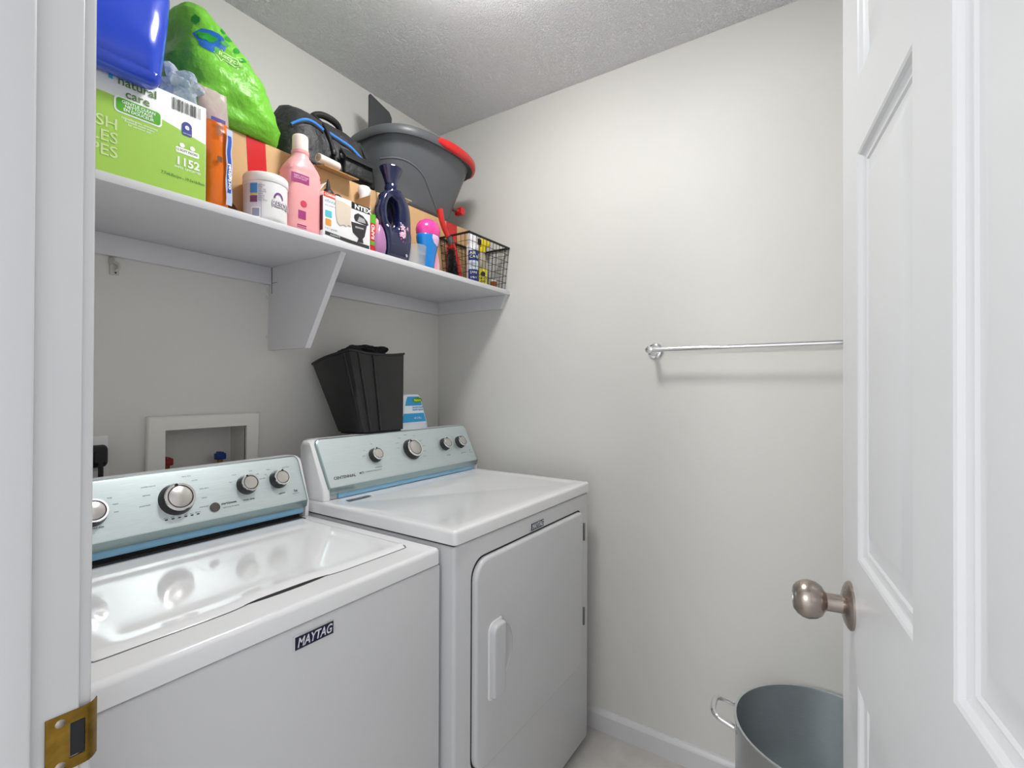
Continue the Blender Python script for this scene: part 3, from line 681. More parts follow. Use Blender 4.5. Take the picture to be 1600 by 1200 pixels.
sp_ = put(shape(rrect(.455, .500, .4905, .5025, .003, 4)), lambda u, v: fp(u, v, .0005), 'white_patch', wh, t1)
for x in (.467, .487): put(blob(.005, j=0), lambda u, v, x=x: fp(x + u, .508 + v, .0008), 'dot', wh, t1)
wd(t1, 'FLUSH\nABLES\nWIPES', .357, .490, .030, flat('pale lime', (206, 228, 160), .45), align='RIGHT', bold=.01)
lf = []
for k in range(7):
    for s in (-1, 1):
        a = .9 + s * 1.0; L_ = .014 - k * .0008; ox, oz = .268 + k * .0052, .560 + k * .0068
        lf.append(shape([(ox, oz), (ox + L_ * .5 * math.cos(a) - .003 * math.sin(a), oz + L_ * .5 * math.sin(a) + .003 * math.cos(a)), (ox + L_ * math.cos(a), oz + L_ * math.sin(a)), (ox + L_ * .5 * math.cos(a) + .003 * math.sin(a), oz + L_ * .5 * math.sin(a) - .003 * math.cos(a))]))
put(union(*lf), lambda u, v: fp(u, v, .0008), 'leaf_print', dg, t1)
# ---- blue bag
tb2 = thing('blue_bag', 'glossy deep blue plastic bag slumped over the front of the wipes carton', 'bag', (.32, 1.25, bz1))
def bl(x0, x1, y0, y1, z, r, k=0):
    out = []
    for x, y in rrect(x0, x1, y0, y1, r, 8):
        q_ = .010 * noise.noise(Vector((x * 9, y * 9, z * 7))) * k; out.append((x + q_, y + q_ * .6, z))
    return out
obj('bag_body', loft([bl(.200, .405, 1.122, 1.146, .5885, .011), bl(.190, .412, 1.116, 1.1515, .593, .016), bl(.182, .416, 1.112, 1.1530, .601, .018), bl(.180, .418, 1.109, 1.1530, .6095, .018), bl(.179, .419, 1.108, 1.360, .6105, .03), bl(.179, .423, 1.102, 1.372, .63, .04, .4), bl(.179, .430, 1.100, 1.378, .67, .045, 1), bl(.179, .437, 1.104, 1.38, .72, .05, 1), bl(.180, .444, 1.112, 1.375, .78, .05, 1), bl(.185, .447, 1.125, 1.36, .84, .05, 1), bl(.20, .435, 1.15, 1.34, .88, .05, 1), bl(.23, .40, 1.19, 1.30, .905, .04, 1)]), M('glossy blue plastic', (34, 72, 206), .2, coat=.5, bump=(7, .5, 2, .02)), tb2, angle=70)
# ---- clear bag with blue print
def sheet_bag(c, sz, seed, mat, name='bag_film', par=None, sub=4, amp=.75, fq=40, flatn=1):
    return obj(name, cloth(c, sz, seed, sub, amp, fq), mat, par, angle=25 if flatn else 60)
cb = sheet_bag((.474, 1.194, .650), (.036, .036, .028), 5, M('clear bluish film', (226, 236, 248), .12, trans=.5, ior=1.12, bump=(45, 1.0, 2, .012)), 'plastic_bag'); cb.location = (0, 0, 0); tag(cb, 'crumpled clear plastic bag with blue tint behind the wipes carton top', 'bag')
# ---- orange pouch
t2 = thing('orange_pouch', 'shiny orange plastic pouch squeezed beside the green wipes carton', 'pouch', (.552, 1.22, TZ))
def pring(h, wx, wy, cx=.549, cy=1.192, nn=28, jag=0, e=2.6):
    out = []
    for i in range(nn):
        a = 2 * PI * i / nn; ca, sa = math.cos(a), math.sin(a)
        w = 1 + .05 * noise.noise(Vector((ca * 2, sa * 2, h * 30)))
        out.append((cx + wx * w * math.copysign(abs(ca) ** (2 / e), ca), cy + wy * w * math.copysign(abs(sa) ** (2 / e), sa), TZ + h + jag * noise.noise(Vector((ca * 5, sa * 5, 1)))))
    return out
pp = [(0, .022, .022), (.006, .026, .026), (.02, .027, .029), (.05, .0275, .030), (.09, .027, .029), (.13, .027, .029), (.17, .027, .028), (.195, .027, .024)]
pb = obj('pouch_body', loft([pring(h, a, b) for h, a, b in pp]), M('glossy orange film', (226, 112, 28), .2, bump=(30, .6, 2, .006)), t2, angle=60)
pt2 = obj('clear_top', loft([pring(h, a, b, cx=.549 - (h - .19) * .10, jag=.004) for h, a, b in [(.193, .0275, .025), (.22, .030, .018), (.245, .032, .009), (.262, .033, .003), (.272, .033, .002)]]), M('clear pinkish film', (226, 205, 205), .2, trans=.5, ior=1.15, bump=(30, .8, 2, .006)), t2, angle=60)
def pf(x, z): return Vector((x, 1.163 - .0022 - .003 * (1 - ((x - .549) / .03) ** 2), z))
def pgrid(x0, x1, z0_, z1_, mat, par, d=0, wav=0, nm='print_strip'):
    bm = bmesh.new(); G = [[bm.verts.new(pf(x0 + (x1 - x0) * i / 3 + wav * math.sin(j * 1.3), z0_ + (z1_ - z0_) * j / 12) + Vector((0, -d, 0))) for j in range(13)] for i in range(4)]
    for i in range(3):
        for j in range(12): bm.faces.new((G[i][j], G[i + 1][j], G[i + 1][j + 1], G[i][j + 1]))
    return obj(nm, bm, mat, par, smooth=False)
pgrid(.558, .572, .412, .585, flat('film silver blue', (190, 200, 224), .3), pb, .0005, .0012); pgrid(.561, .569, .440, .57, flat('film blue', (44, 84, 176), .3), pb, .0010, .0012)
put(text_mesh('original', .020, bold=.03), lambda x, y: pf(.5685 - y * .5, .448 + x) + Vector((0, -.0015, 0)), 'lettering', wh, pb)
pgrid(.526, .556, .592, .600, flat('film purple', (86, 74, 150), .3), pb, .0006)
bars = [shape([(.536, .563 + k * .0022), (.551, .563 + k * .0022), (.551, .5641 + k * .0022), (.536, .5641 + k * .0022)]) for k in range(11)]
put(union(*bars), lambda u, v: pf(u, v) + Vector((0, -.0006, 0)), 'fine_print', flat('print grey', (110, 96, 88)), pb)
q = put(shape(rrect(.539, .549, .503, .516, .001, 2)), lambda u, v: pf(u, v) + Vector((0, -.0006, 0)), 'recycling_mark', flat('print brown', (110, 70, 40)), pb)
# ---- cardboard boxes
card = M('corrugated cardboard', (206, 168, 122), .8, bump=(120, .15), var=(14, .05)); card_d = M('cardboard inside', (176, 136, 92), .85, bump=(120, .15)); tape = M('glossy red tape', (200, 34, 38), .22)
CY0, CY1, CZ = 1.250, 1.500, .636
c1 = thing('cardboard_box', 'brown cardboard box with one wide red tape band under the green bag', 'box', (.70, 1.375, TZ))
def boxring(x0, x1, z, ins=0): return [(x, y, z) for x, y in ((x0 + ins, CY0 + ins), (x1 - ins, CY0 + ins), (x1 - ins, CY1 - ins), (x0 + ins, CY1 - ins))]
obj('carton', box(.592, .838, CY0, CY1, TZ, CZ, .003), card, c1)
def tapev(x0, x1, par, dx=0):
    bm = bmesh.new(); P_ = [(CY0 - .0006, TZ + .002), (CY0 - .0006, CZ - .002), (CY0 + .002, CZ + .0006), (CY1 - .01, CZ + .0006)]
    for (ya, za), (yb, zb) in zip(P_, P_[1:]):
        k0 = (za - TZ) / (CZ - TZ); k1 = (zb - TZ) / (CZ - TZ)
        bm.faces.new([bm.verts.new(v) for v in ((x0 + dx * (1 - k0), ya, za), (x1 + dx * (1 - k0), ya, za), (x1 + dx * (1 - k1), yb, zb), (x0 + dx * (1 - k1), yb, zb))])
    return obj('red_tape', bm, tape, par, smooth=False)
tapev(.650, .700, c1, .014)
tr = bmesh.new(); tr.faces.new([tr.verts.new((x, CY0 - .0006, z)) for x, z in ((.594, .470), (.606, .462), (.624, .448), (.640, .425), (.655, .412), (.65, .406), (.594, .406))]); obj('torn_corner', tr, M('torn cardboard', (120, 86, 54), .95, bump=(60, .8)), c1, smooth=False)
c2 = thing('open_cardboard_box', 'open cardboard box with a raised flap in the middle of the shelf', 'box', (.96, 1.375, TZ))
w = .003; bm = bmesh.new()
for a in ((.845, 1.068, CY0, CY0 + w, TZ, CZ - .004), (.845, 1.068, CY1 - w, CY1, TZ, CZ), (.845, .845 + w, CY0 + w, CY1 - w, TZ, CZ), (1.068 - w, 1.068, CY0 + w, CY1 - w, TZ, CZ), (.845 + w, 1.068 - w, CY0 + w, CY1 - w, TZ, TZ + w)): box(*a, bm=bm)
obj('carton', bm, card, c2, smooth=False)
obj('front_flap', loft([[(x, y, z) for x, y, z in ((x_, CY0 - .001, CZ - .004), (x_, CY0 - .044, CZ - .014), (x_, CY0 - .045, CZ - .011), (x_, CY0 - .001, CZ - .001))] for x_ in (.846, .965)]), card_d, c2, smooth=False)
rl = thing('white_roll', 'short white cardboard roll lying on the raised box flap', 'roll', (.868, CY0 - .028, CZ - .005))
ax_ = Vector((.95, .16, .05)).normalized(); rc = Vector((.836, CY0 - .030, CZ + .008))
obj('roll_tube', lathe([(.0115, 0), (.0125, .001), (.0125, .075), (.0115, .076), (.0095, .075), (.0095, 0)], rc, 24, axis=ax_), M('roll white', (222, 212, 204), .6), rl)
obj('red_core', lathe([(.0094, .006), (0, .006)], rc, 20, axis=ax_), flat('core red', (170, 40, 40)), rl)
c3 = thing('taped_cardboard_box', 'brown cardboard box with narrow red tape under the grey tub', 'box', (1.36, 1.42, TZ))
C3Y, C3Z = 1.302, .660
obj('carton', box(1.118, 1.607, C3Y, 1.545, TZ, C3Z, .003), card, c3)
for xa, xb in ((1.468, 1.533),):
    tt = bmesh.new()
    for q4 in (((xa, C3Y - .0006, TZ + .002), (xb, C3Y - .0006, TZ + .002), (xb, C3Y - .0006, C3Z - .002), (xa, C3Y - .0006, C3Z - .002)), ((xa, C3Y - .0006, C3Z - .002), (xb, C3Y - .0006, C3Z - .002), (xb, C3Y + .002, C3Z + .0005), (xa, C3Y + .002, C3Z + .0005))): tt.faces.new([tt.verts.new(v) for v in q4])
    obj('red_tape', tt, tape, c3, smooth=False)
obj('loose_flap', loft([[(x, y, z) for y, z in ((C3Y, C3Z + .001), (C3Y - .030, C3Z + .002), (C3Y - .030, C3Z + .004), (C3Y, C3Z + .003))] for x in (1.17, 1.25)]), flat('paper scrap', (220, 205, 175), .7), c3, smooth=False)
# ---- green recycling bag
gb_m = M('green bag plastic', (116, 194, 56), .38, bump=(14, .9, 4, .02), sss=.15)
def green():
    bm = bmesh.new(); rings = []; NN = 72
    lv = [(.6378, .500, .752, 1.242, 1.47), (.642, .488, .756, 1.236, 1.475), (.655, .482, .757, 1.228, 1.478), (.68, .482, .752, 1.218, 1.478), (.71, .485, .747, 1.212, 1.475), (.74, .488, .738, 1.210, 1.468), (.77, .492, .722, 1.214, 1.46), (.80, .498, .700, 1.220, 1.45), (.83, .503, .676, 1.230, 1.44), (.86, .508, .645, 1.243, 1.425), (.89, .515, .612, 1.260, 1.41), (.91, .525, .590, 1.278, 1.395), (.925, .535, .573, 1.300, 1.37), (.932, .548, .560, 1.325, 1.345)]
    for z, xa, xb, ya, yb in lv:
        ring = []
        for i in range(NN):
            a = 2 * PI * i / NN; ca, sa = math.cos(a), math.sin(a); e = 3.2 if z < .7 else 2.6
            x = (xa + xb) / 2 + (xb - xa) / 2 * math.copysign(abs(ca) ** (2 / e), ca); y = (ya + yb) / 2 + (yb - ya) / 2 * math.copysign(abs(sa) ** (2 / e), sa)
            p = Vector((x, y, z))
            # folds fanning out from the lower right corner
            dx, dz_ = x - .77, z - .64; r_ = math.hypot(dx, dz_); an = math.atan2(dz_, -dx)
            k = math.sin(an * 17 + 1.5 * noise.noise(p * 9)) * min(1, r_ * 7) * .0055 + .010 * noise.noise(p * 11) + .004 * noise.noise(p * 34)
            k *= min(1, (z - .6378) / .02)
            c_ = Vector(((xa + xb) / 2, (ya + yb) / 2, z)); ring.append(p + (p - c_).normalized() * k)
        rings.append(ring)
    # refine between levels
    out = []
    for a, b in zip(rings, rings[1:]):
        for s in (0, .25, .5, .75):
            out.append([p.lerp(q_, s) + (p - q_).normalized() * 0 + (p.lerp(q_, s) - Vector((.62, 1.34, p.z))).normalized() * (.0022 * noise.noise(p.lerp(q_, s) * 60)) for p, q_ in zip(a, b)])
    out.append(rings[-1]); return loft(out)
gb = thing('recycling_bag', 'bulging lime green recycling bag on top of the cardboard box', 'bag', (.62, 1.34, CZ))
gbm = green(); gbm.normal_update(); bvh = BVHTree.FromBMesh(gbm)
obj('bag_body', gbm, gb_m, gb, angle=70)
def drape(bm, cx, cz, mat, name, off=.0012, rot=0):
    ca, sa = math.cos(rot), math.sin(rot); ok = True
    if name != 'lettering':
        bmesh.ops.triangulate(bm, faces=bm.faces[:]); bmesh.ops.subdivide_edges(bm, edges=bm.edges[:], cuts=3, use_grid_fill=True)
        bmesh.ops.triangulate(bm, faces=bm.faces[:])
    for v in bm.verts:
        x, z = cx - .014 + v.co.x * ca - v.co.y * sa, cz - .026 + v.co.x * sa + v.co.y * ca
        h = bvh.ray_cast(Vector((x, .8, z)), Vector((0, 1, 0)))
        v.co = (h[0] + Vector((0, -off, 0))) if h[0] else Vector((x, 1.3, z))
    return obj(name, bm, mat, gb, smooth=False)
gl = flat('bag print blue', (26, 96, 178), .4); g2 = flat('bag print green', (30, 150, 40), .4); pw = flat('bag print pale', (190, 232, 150), .4)
drape(blob(.030, 1, 1.0, j=.25, sd=1), .572, .838, gl, 'globe_print'); drape(blob(.016, 1.2, .7, j=.5, sd=2), .564, .846, g2, 'land_print', .0018); drape(blob(.010, 1, 1, j=.5, sd=5), .585, .818, g2, 'land_print', .0018)
for x, z, r_, s in ((.612, .868, .7, .016), (.600, .846, .2, .013), (.628, .846, .9, .015), (.604, .886, 1.2, .014), (.640, .826, .6, .013), (.548, .886, 1.5, .014)): drape(shape([(-s, 0), (-s * .4, s * .4), (s * .4, s * .4), (s, 0), (s * .4, -s * .4), (-s * .4, -s * .4)]), x, z, g2, 'leaf_print', .0014, r_)
drape(shape([(-.034, -.004), (-.018, .020), (-.014, .010), (.018, .010), (.027, -.003), (.014, -.012), (-.013, -.010), (-.018, -.020)]), .608, .812, pw, 'arrow_print', .0014, -.12)
drape(shape([(-.030, -.0036), (-.0175, .0155), (-.0145, .0075), (.016, .008), (.0235, -.003), (.013, -.0095), (-.014, -.0078), (-.0175, -.0155)]), .608, .812, flat('bag print mid', (96, 170, 40), .4), 'arrow_fill', .0020, -.12)
drape(text_mesh('Recycle', .0165, bold=.02, align='CENTER', italic=.15), .608, .8075, pw, 'lettering', .0028, -.12)
# ---- black tool bag
tg = thing('tool_bag', 'black fabric tool bag with bright blue zips behind the pink bottle', 'bag', (.95, 1.38, CZ))
nylon = M('black nylon', (44, 44, 46), .55, bump=(28, .9, 4, .012)); nylon2 = M('black webbing', (26, 26, 27), .7, bump=(300, .3)); zipm = M('blue zip tape', (60, 130, 214), .4)
def tool():
    rings = []
    for k in range(25):
        u = k / 24; x = .782 + .318 * u
        e = min(1, math.sin(PI * min(max(u, .0), 1)) * 3.2) ** .5 if 0 < u < 1 else .25
        zt_ = CZ + .0008 + (.205 - .055 * max(0, (u - .55) / .45) ** 1.4 - .02 * (1 - min(1, u / .2))) * (.55 + .45 * e)
        yf, ybk = 1.262 + .05 * (1 - e), 1.50 - .04 * (1 - e); rt = 1.37; ring = []
        prof_ = [(yf + .004, 0), (yf - .003, .04), (yf, .10), (yf + .006, .45), (yf + .030, .78), (rt - .025, .95), (rt, 1.0), (rt + .025, .97), (ybk - .03, .75), (ybk, .4), (ybk, .05), (ybk - .006, 0)]
        for y, h in prof_:
            z = CZ + .0008 + (zt_ - CZ) * h; p = Vector((x, y, z)); nz_ = noise.noise(Vector((x * 14, y * 14, z * 14))); ring.append((x + (.006 * nz_ if .1 < h else 0), y + .010 * nz_ * (h > .05), z + .008 * noise.noise(Vector((x * 22, y * 22, 3))) * (h > .3)))
        rings.append(ring)
    bm = loft(rings); bmesh.ops.subdivide_edges(bm, edges=[e_ for e_ in bm.edges if e_.calc_length() > .012], cuts=1, use_grid_fill=True)
    for v in bm.verts:
        if v.co.z > CZ + .01: v.co += Vector((0, 1, .5)) * .004 * noise.noise(v.co * 40)
    bm.normal_update(); return bm
tbm = tool(); tv = BVHTree.FromBMesh(tbm); obj('bag_body', tbm, nylon, tg, angle=70)
def ontool(P_, off=.003):
    out = []
    for x, z in P_:
        h = tv.ray_cast(Vector((x, 1.0, CZ + z)), Vector((0, 1, 0))); out.append((h[0] if h[0] else Vector((x, 1.36, CZ + z))) + Vector((0, -off, 0)))
    return out
def strip(P_, r, mat, name, off=.003, fl=.35, n=6): return obj(name, tube(smooth_path(ontool(P_, off), n), r, 8), mat, tg)
strip([(.800, .108), (.830, .130), (.860, .135), (.893, .128)], .0048, zipm, 'zip')
strip([(.912, .128), (.950, .122), (.985, .108), (1.02, .085)], .0048, zipm, 'zip')
strip([(.800, .100), (.830, .122), (.860, .127), (.893, .119)], .004, nylon2, 'piping', .001); strip([(.912, .120), (.950, .113), (.985, .099), (1.02, .075)], .004, nylon2, 'piping', .001)
strip([(.895, .185), (.902, .14), (.912, .09), (.922, .03), (.926, .004)], .0055, nylon2, 'side_strap', .004)
strip([(1.035, .15), (1.045, .10), (1.06, .05), (1.062, .004)], .0055, nylon2, 'side_strap', .004)
hp_ = smooth_path([(.890, 1.345, CZ + .170), (.900, 1.335, CZ + .192), (.93, 1.33, CZ + .203), (.972, 1.33, CZ + .200), (.992, 1.335, CZ + .185), (1.000, 1.345, CZ + .150)], 6)
obj('handle', tube(hp_, lambda t_: .0075 + .003 * math.sin(PI * t_), 10), nylon2, tg)
obj('pocket', box(.945, 1.052, 1.243, 1.262, CZ + .012, CZ + .072, .006, 3), nylon, tg); obj('pocket_flap', loft([[(x, y, CZ + z) for y, z in ((1.262, .092), (1.236, .060), (1.234, .056), (1.262, .082))] for x in (.940, 1.058)]), nylon2, tg, smooth=False)
for x in (.905, .930): obj('buckle', box(x, x + .012, 1.246, 1.252, CZ + .052, CZ + .066, .002), blk, tg)
# ---- grey tub with red handles
gt = thing('grey_tub', 'dark grey oval tub with red handle on the taped cardboard box', 'tub', (1.32, 1.36, CZ))
grey = M('dark grey plastic', (100, 104, 108), .36, bump=(260, .06), var=(6, .05)); grey_d = M('grey rim plastic', (84, 87, 90), .4); redp = M('red plastic', (206, 36, 36), .32)
GC = (1.342, 1.360); gz0, gz1 = C3Z + .0012, .862
def ov(ax_, ay_, z, n=2.7, seg=64, cx=GC[0], cy=GC[1]):
    out = []
    for i in range(seg):
        a = 2 * PI * i / seg; ca, sa = math.cos(a), math.sin(a); out.append((cx + ax_ * math.copysign(abs(ca) ** (2 / n), ca), cy + ay_ * math.copysign(abs(sa) ** (2 / n), sa), z))
    return out
def gax(h): return (.180 + .040 * h, .118 + .052 * h)
def gcc(h): return dict(cx=1.358 - .016 * h, cy=1.416 - .056 * h)
body = [ov(.178, .104, gz0, **gcc(0)), ov(.188, .114, gz0 + .006, **gcc(0))] + [ov(*gax(h), gz0 + .014 + (gz1 - gz0 - .014) * h, **gcc(h)) for h in (0, .3, .6, .9, 1)]
inn = [ov(gax(1)[0] - .004, gax(1)[1] - .004, gz1), ov(gax(.5)[0] - .004, gax(.5)[1] - .004, gz0 + .10, **gcc(.5)), ov(.186, .112, gz0 + .01, **gcc(0))]
gbd = obj('tub_body', loft(body + inn), grey, gt, angle=50)
rim_b = [(.220, .170, -.004), (.234, .184, -.010), (.238, .188, -.004), (.238, .188, .014), (.234, .184, .022), (.224, .174, .022), (.216, .166, .010)]
obj('rim', loft([ov(a, b, gz1 + z) for a, b, z in rim_b] + [ov(.220, .170, gz1 - .004)], cap0=False, cap1=False), grey_d, gt, angle=50)
def arc(a0, a1, prof2, n=2.7, N=18):
    rings = []
    for k in range(N + 1):
        a = a0 + (a1 - a0) * k / N; ca, sa = math.cos(a), math.sin(a); s = min(1, min(k, N - k) / 2.5) ** .5 if 0 < k < N else .05
        ring = []
        for dr_, z in prof2:
            X_ = (.234 + dr_ * s) * math.copysign(abs(ca) ** (2 / n), ca); Y_ = (.184 + dr_ * s) * math.copysign(abs(sa) ** (2 / n), sa); ring.append((GC[0] + X_, GC[1] + Y_, gz1 + .006 + (z - .006) * s))
        rings.append(ring)
    return loft(rings)
hpf = [(.002, -.010), (.010, -.008), (.014, .002), (.013, .018), (.006, .027), (-.008, .029), (-.012, .024), (.001, .02)]
obj('red_handle', arc(-1.78, -.22, hpf), redp, gt, angle=60)
# arched rib moulded into the side
gv_ = BVHTree.FromBMesh(loft([list(r_) for r_ in body]))
ribp = []
for x, z in smooth_path([(1.105, 0, .775), (1.15, 0, .790), (1.21, 0, .788), (1.28, 0, .765), (1.34, 0, .725), (1.40, 0, .685), (1.425, 0, .665)], 6) and [(p.x, p.z) for p in smooth_path([(1.105, 0, .775), (1.15, 0, .790), (1.21, 0, .788), (1.28, 0, .765), (1.34, 0, .725), (1.40, 0, .685), (1.425, 0, .665)], 6)]:
    h = gv_.ray_cast(Vector((x, .9, z)), Vector((0, 1, 0)))
    if h[0]: ribp.append(h[0] + Vector((0, .0012, 0)))
obj('rib', tube(ribp, .0032, 8), grey, gt)
dpn = thing('dustpan', 'flat dark grey dustpan standing upright inside the grey tub', 'dustpan', (1.237, 1.43, .690))
obj('pan_blade', extr([(1.184, .690), (1.284, .690), (1.290, 1.025), (1.278, 1.042), (1.188, 1.068), (1.184, 1.062)], 1.422, 1.430, XZ, bev=.0015), M('dark panel plastic', (66, 68, 70), .5), dpn)
obj('pan_lip', box(1.184, 1.284, 1.430, 1.450, .690, .72, .002), MC['dark panel plastic'], dpn)
rk = obj('red_clip', union(extr(rrect(1.556, 1.582, .715, .745, .006, 3), 1.30, 1.335, XZ, bev=.003), box(1.545, 1.560, 1.31, 1.33, .722, .735, .003)), redp, gt); rk['label'] = 'small red side clip'
obj('clip_stem', box(1.515, 1.552, 1.312, 1.328, .724, .733, .002), grey_d, gt)

# ---- white lidded canister
def canister_map(cx, cy, r, z0_): return lambda x, y, d=.0005, a0=-PI / 2: Vector((cx + (r + d) * math.cos(a0 + x / r), cy + (r + d) * math.sin(a0 + x / r), z0_ + y))
cn = thing('stain_remover_tub', 'white round tub with printed wrap label left of the pink bottle', 'tub', (.675, 1.197, TZ))
cc, cr_ = (.673, 1.198), .0495
obj('tub_body', lathe([(0, TZ), (cr_ - .004, TZ), (cr_ - .0005, TZ + .004), (cr_, TZ + .01), (cr_ + .0005, TZ + .094), (0, TZ + .094)], (*cc, 0), 48), white_p, cn, angle=50)
obj('lid', lathe([(cr_ + .0012, TZ + .0945), (cr_ + .0022, TZ + .096), (cr_ + .0022, TZ + .112), (cr_ + .0005, TZ + .1155), (cr_ - .003, TZ + .117), (cr_ - .008, TZ + .1155), (0, TZ + .1155)], (*cc, 0), 48), white_p, cn, angle=40)
cm = canister_map(*cc, cr_ + .0005, TZ)
aC = math.radians(-122)   # centre of what faces the doorway
def wrap(bm, name, mat, d=.0006, par=None, cut=True):
    if cut: bmesh.ops.triangulate(bm, faces=bm.faces[:]); bmesh.ops.subdivide_edges(bm, edges=[e for e in bm.edges if e.calc_length() > .006], cuts=5, use_grid_fill=True)
    for v in bm.verts: v.co = cm(v.co.x, v.co.y, d, aC)
    return obj(name, bm, mat, par or cn, smooth=False)
lw = wrap(shape([(-.062, .004), (-.006, .004), (-.006, .088), (-.062, .088)]), 'label_panel', flat('label lavender', (206, 208, 222)), .0004)
wrap(shape([(-.034, .062), (-.016, .062), (-.016, .086), (-.034, .086)][::1]), 'blue_square', flat('label azure', (60, 140, 200)), .0008); wrap(shape([(-.034, .058), (-.016, .058), (-.016, .062), (-.034, .062)]), 'gold_bar', flat('label gold', (220, 180, 70)), .0008); wrap(shape([(-.034, .040), (-.016, .040), (-.016, .056), (-.034, .056)]), 'red_blue_patch', flat('label plum', (120, 70, 110)), .0008)
bars = [shape([(-.028 + k * .0016, .006), (-.0272 + k * .0016, .006), (-.0272 + k * .0016, .026), (-.028 + k * .0016, .026)]) for k in range(11)]; wrap(union(shape([(-.030, .004), (-.009, .004), (-.009, .028), (-.030, .028)])), 'white_patch', wh, .0007); wrap(union(*bars), 'barcode', ind, .0011)
wrap(text_mesh('DIRECTIONS FOR USE\nPRETREAT STAINS\nSOAK 1 HOUR IN\nWARM WATER AND\nWASH AS USUAL\nMODE D EMPLOI\nTREMPER 1 HEURE', .0048, sx=.55), 'lettering', flat('fine grey', (120, 120, 140)), .001, cut=False) if False else None
tmx = moved(text_mesh('DIRECTIONS\nPRETREAT\nSOAK 1 HOUR\nWARM WATER\nWASH AS\nUSUAL AND\nRINSE WELL\nMODE D EMPLOI', .0058, sx=.45), -.0145, .080); wrap(tmx, 'lettering', flat('fine grey', (110, 110, 132)), .0010, cut=False)
wrap(moved(text_mesh('RESOLVE', .0200, bold=.05, sx=.78), .016, .036), 'lettering', flat('label violet', (112, 66, 130)), .0010, cut=False)
wrap(moved(text_mesh('RESOLVE', .0200, bold=.0, sx=.78), .016, .036), 'lettering', wh, .0016, cut=False)
ar = [(.020 + .013 * (1 - math.cos(a)) , .056 + .016 * math.sin(a)) for a in [PI * k / 12 for k in range(13)]]; ar2 = [(.024 + .009 * (1 - math.cos(a)), .056 + .011 * math.sin(a)) for a in [PI * k / 12 for k in range(12, -1, -1)]]
for i in range(12):
    wrap(shape([ar[i], ar[i + 1], ar2[11 - i], ar2[12 - i]]), 'rainbow_print', flat('label violet', (112, 66, 130)), .0008, cut=False) if i % 12 == -1 else None
rb = bmesh.new()
for i in range(12): rb.faces.new([rb.verts.new((*p, 0)) for p in (ar[i], ar[i + 1], ar2[11 - i], ar2[12 - i])])
wrap(rb, 'rainbow_print', MC['label violet'], .0008, cut=False)
# ---- pink bottle
pk = thing('pink_bottle', 'tall pink detergent bottle with a pale screw cap', 'bottle', (.762, 1.212, TZ))
pinkm = M('translucent pink plastic', (238, 170, 172), .28, sss=.3)
def pr_(h, a, b, n=4): return [(.772 + x, 1.206 + y, TZ + h) for x, y in [(a * math.copysign(abs(math.cos(t_)) ** (2 / n), math.cos(t_)), b * math.copysign(abs(math.sin(t_)) ** (2 / n), math.sin(t_))) for t_ in [2 * PI * i / 40 for i in range(40)]]]
obj('bottle_body', loft([pr_(0, .042, .031), pr_(.005, .046, .035), pr_(.02, .0475, .036), pr_(.10, .0475, .036), pr_(.155, .0475, .036), pr_(.160, .0455, .0345), pr_(.165, .047, .0355), pr_(.178, .043, .033, 3.2), pr_(.196, .032, .027, 2.6), pr_(.208, .023, .022, 2.1), pr_(.216, .0215, .0215, 2), pr_(.222, .0215, .0215, 2), pr_(.225, .0185, .0185, 2), pr_(.232, .0185, .0185, 2)]), pinkm, pk, angle=40)
obj('cap', lathe([(.0200, .226), (.0206, .228), (.0200, .262), (.0190, .2665), (.0165, .2685), (0, .2685)], (.772, 1.206, TZ), 36), M('cap cream pink', (240, 224, 218), .35, sss=.2), pk, angle=50)
obj('cap_collar', lathe([(.0225, .2165), (.0228, .218), (.0225, .2255), (.0205, .2268), (.0, .2268)], (.772, 1.206, TZ), 36), pinkm, pk)
mag = flat('label magenta', (160, 50, 120)); YP = 1.1695
def pw_(bm, name, mat, d=0): 
    for v in bm.verts: x, z = v.co.x, v.co.y; v.co = Vector((x, YP - d + .12 * max(0, abs(x - .772) - .022) ** 1.25 * 3.2, TZ + z))
    return obj(name, bm, mat, pk, smooth=False)
def pgr(x0, x1, z0_, z1_): 
    b_ = bmesh.new(); G = [[b_.verts.new((x0 + (x1 - x0) * i / 8, z_, 0)) for z_ in (z0_, z1_)] for i in range(9)]
    for i in range(8): b_.faces.new((G[i][0], G[i + 1][0], G[i + 1][1], G[i][1]))
    return b_
pw_(pgr(.726, .775, .128, .151), 'label_band', mag); pw_(moved(text_mesh('downy soft\nfabric care', .0095, sx=.9), .733, .143), 'lettering', pinkm, .0008) if False else None
pw_(moved(text_mesh('FABRIC SOFTENER\nASSOUPLISSANT', .0065, sx=.75), .732, .142), 'lettering', flat('label pale pink', (240, 200, 215)), .0008)
pw_(pgr(.745, .766, .034, .056), 'label_band', mag); pw_(moved(blob(.009, j=0), .760, .075), 'round_mark', flat('label rose', (206, 60, 90)))
pw_(pgr(.742, .768, .016, .019), 'label_line', mag); pw_(pgr(.742, .768, .011, .013), 'label_line', mag)
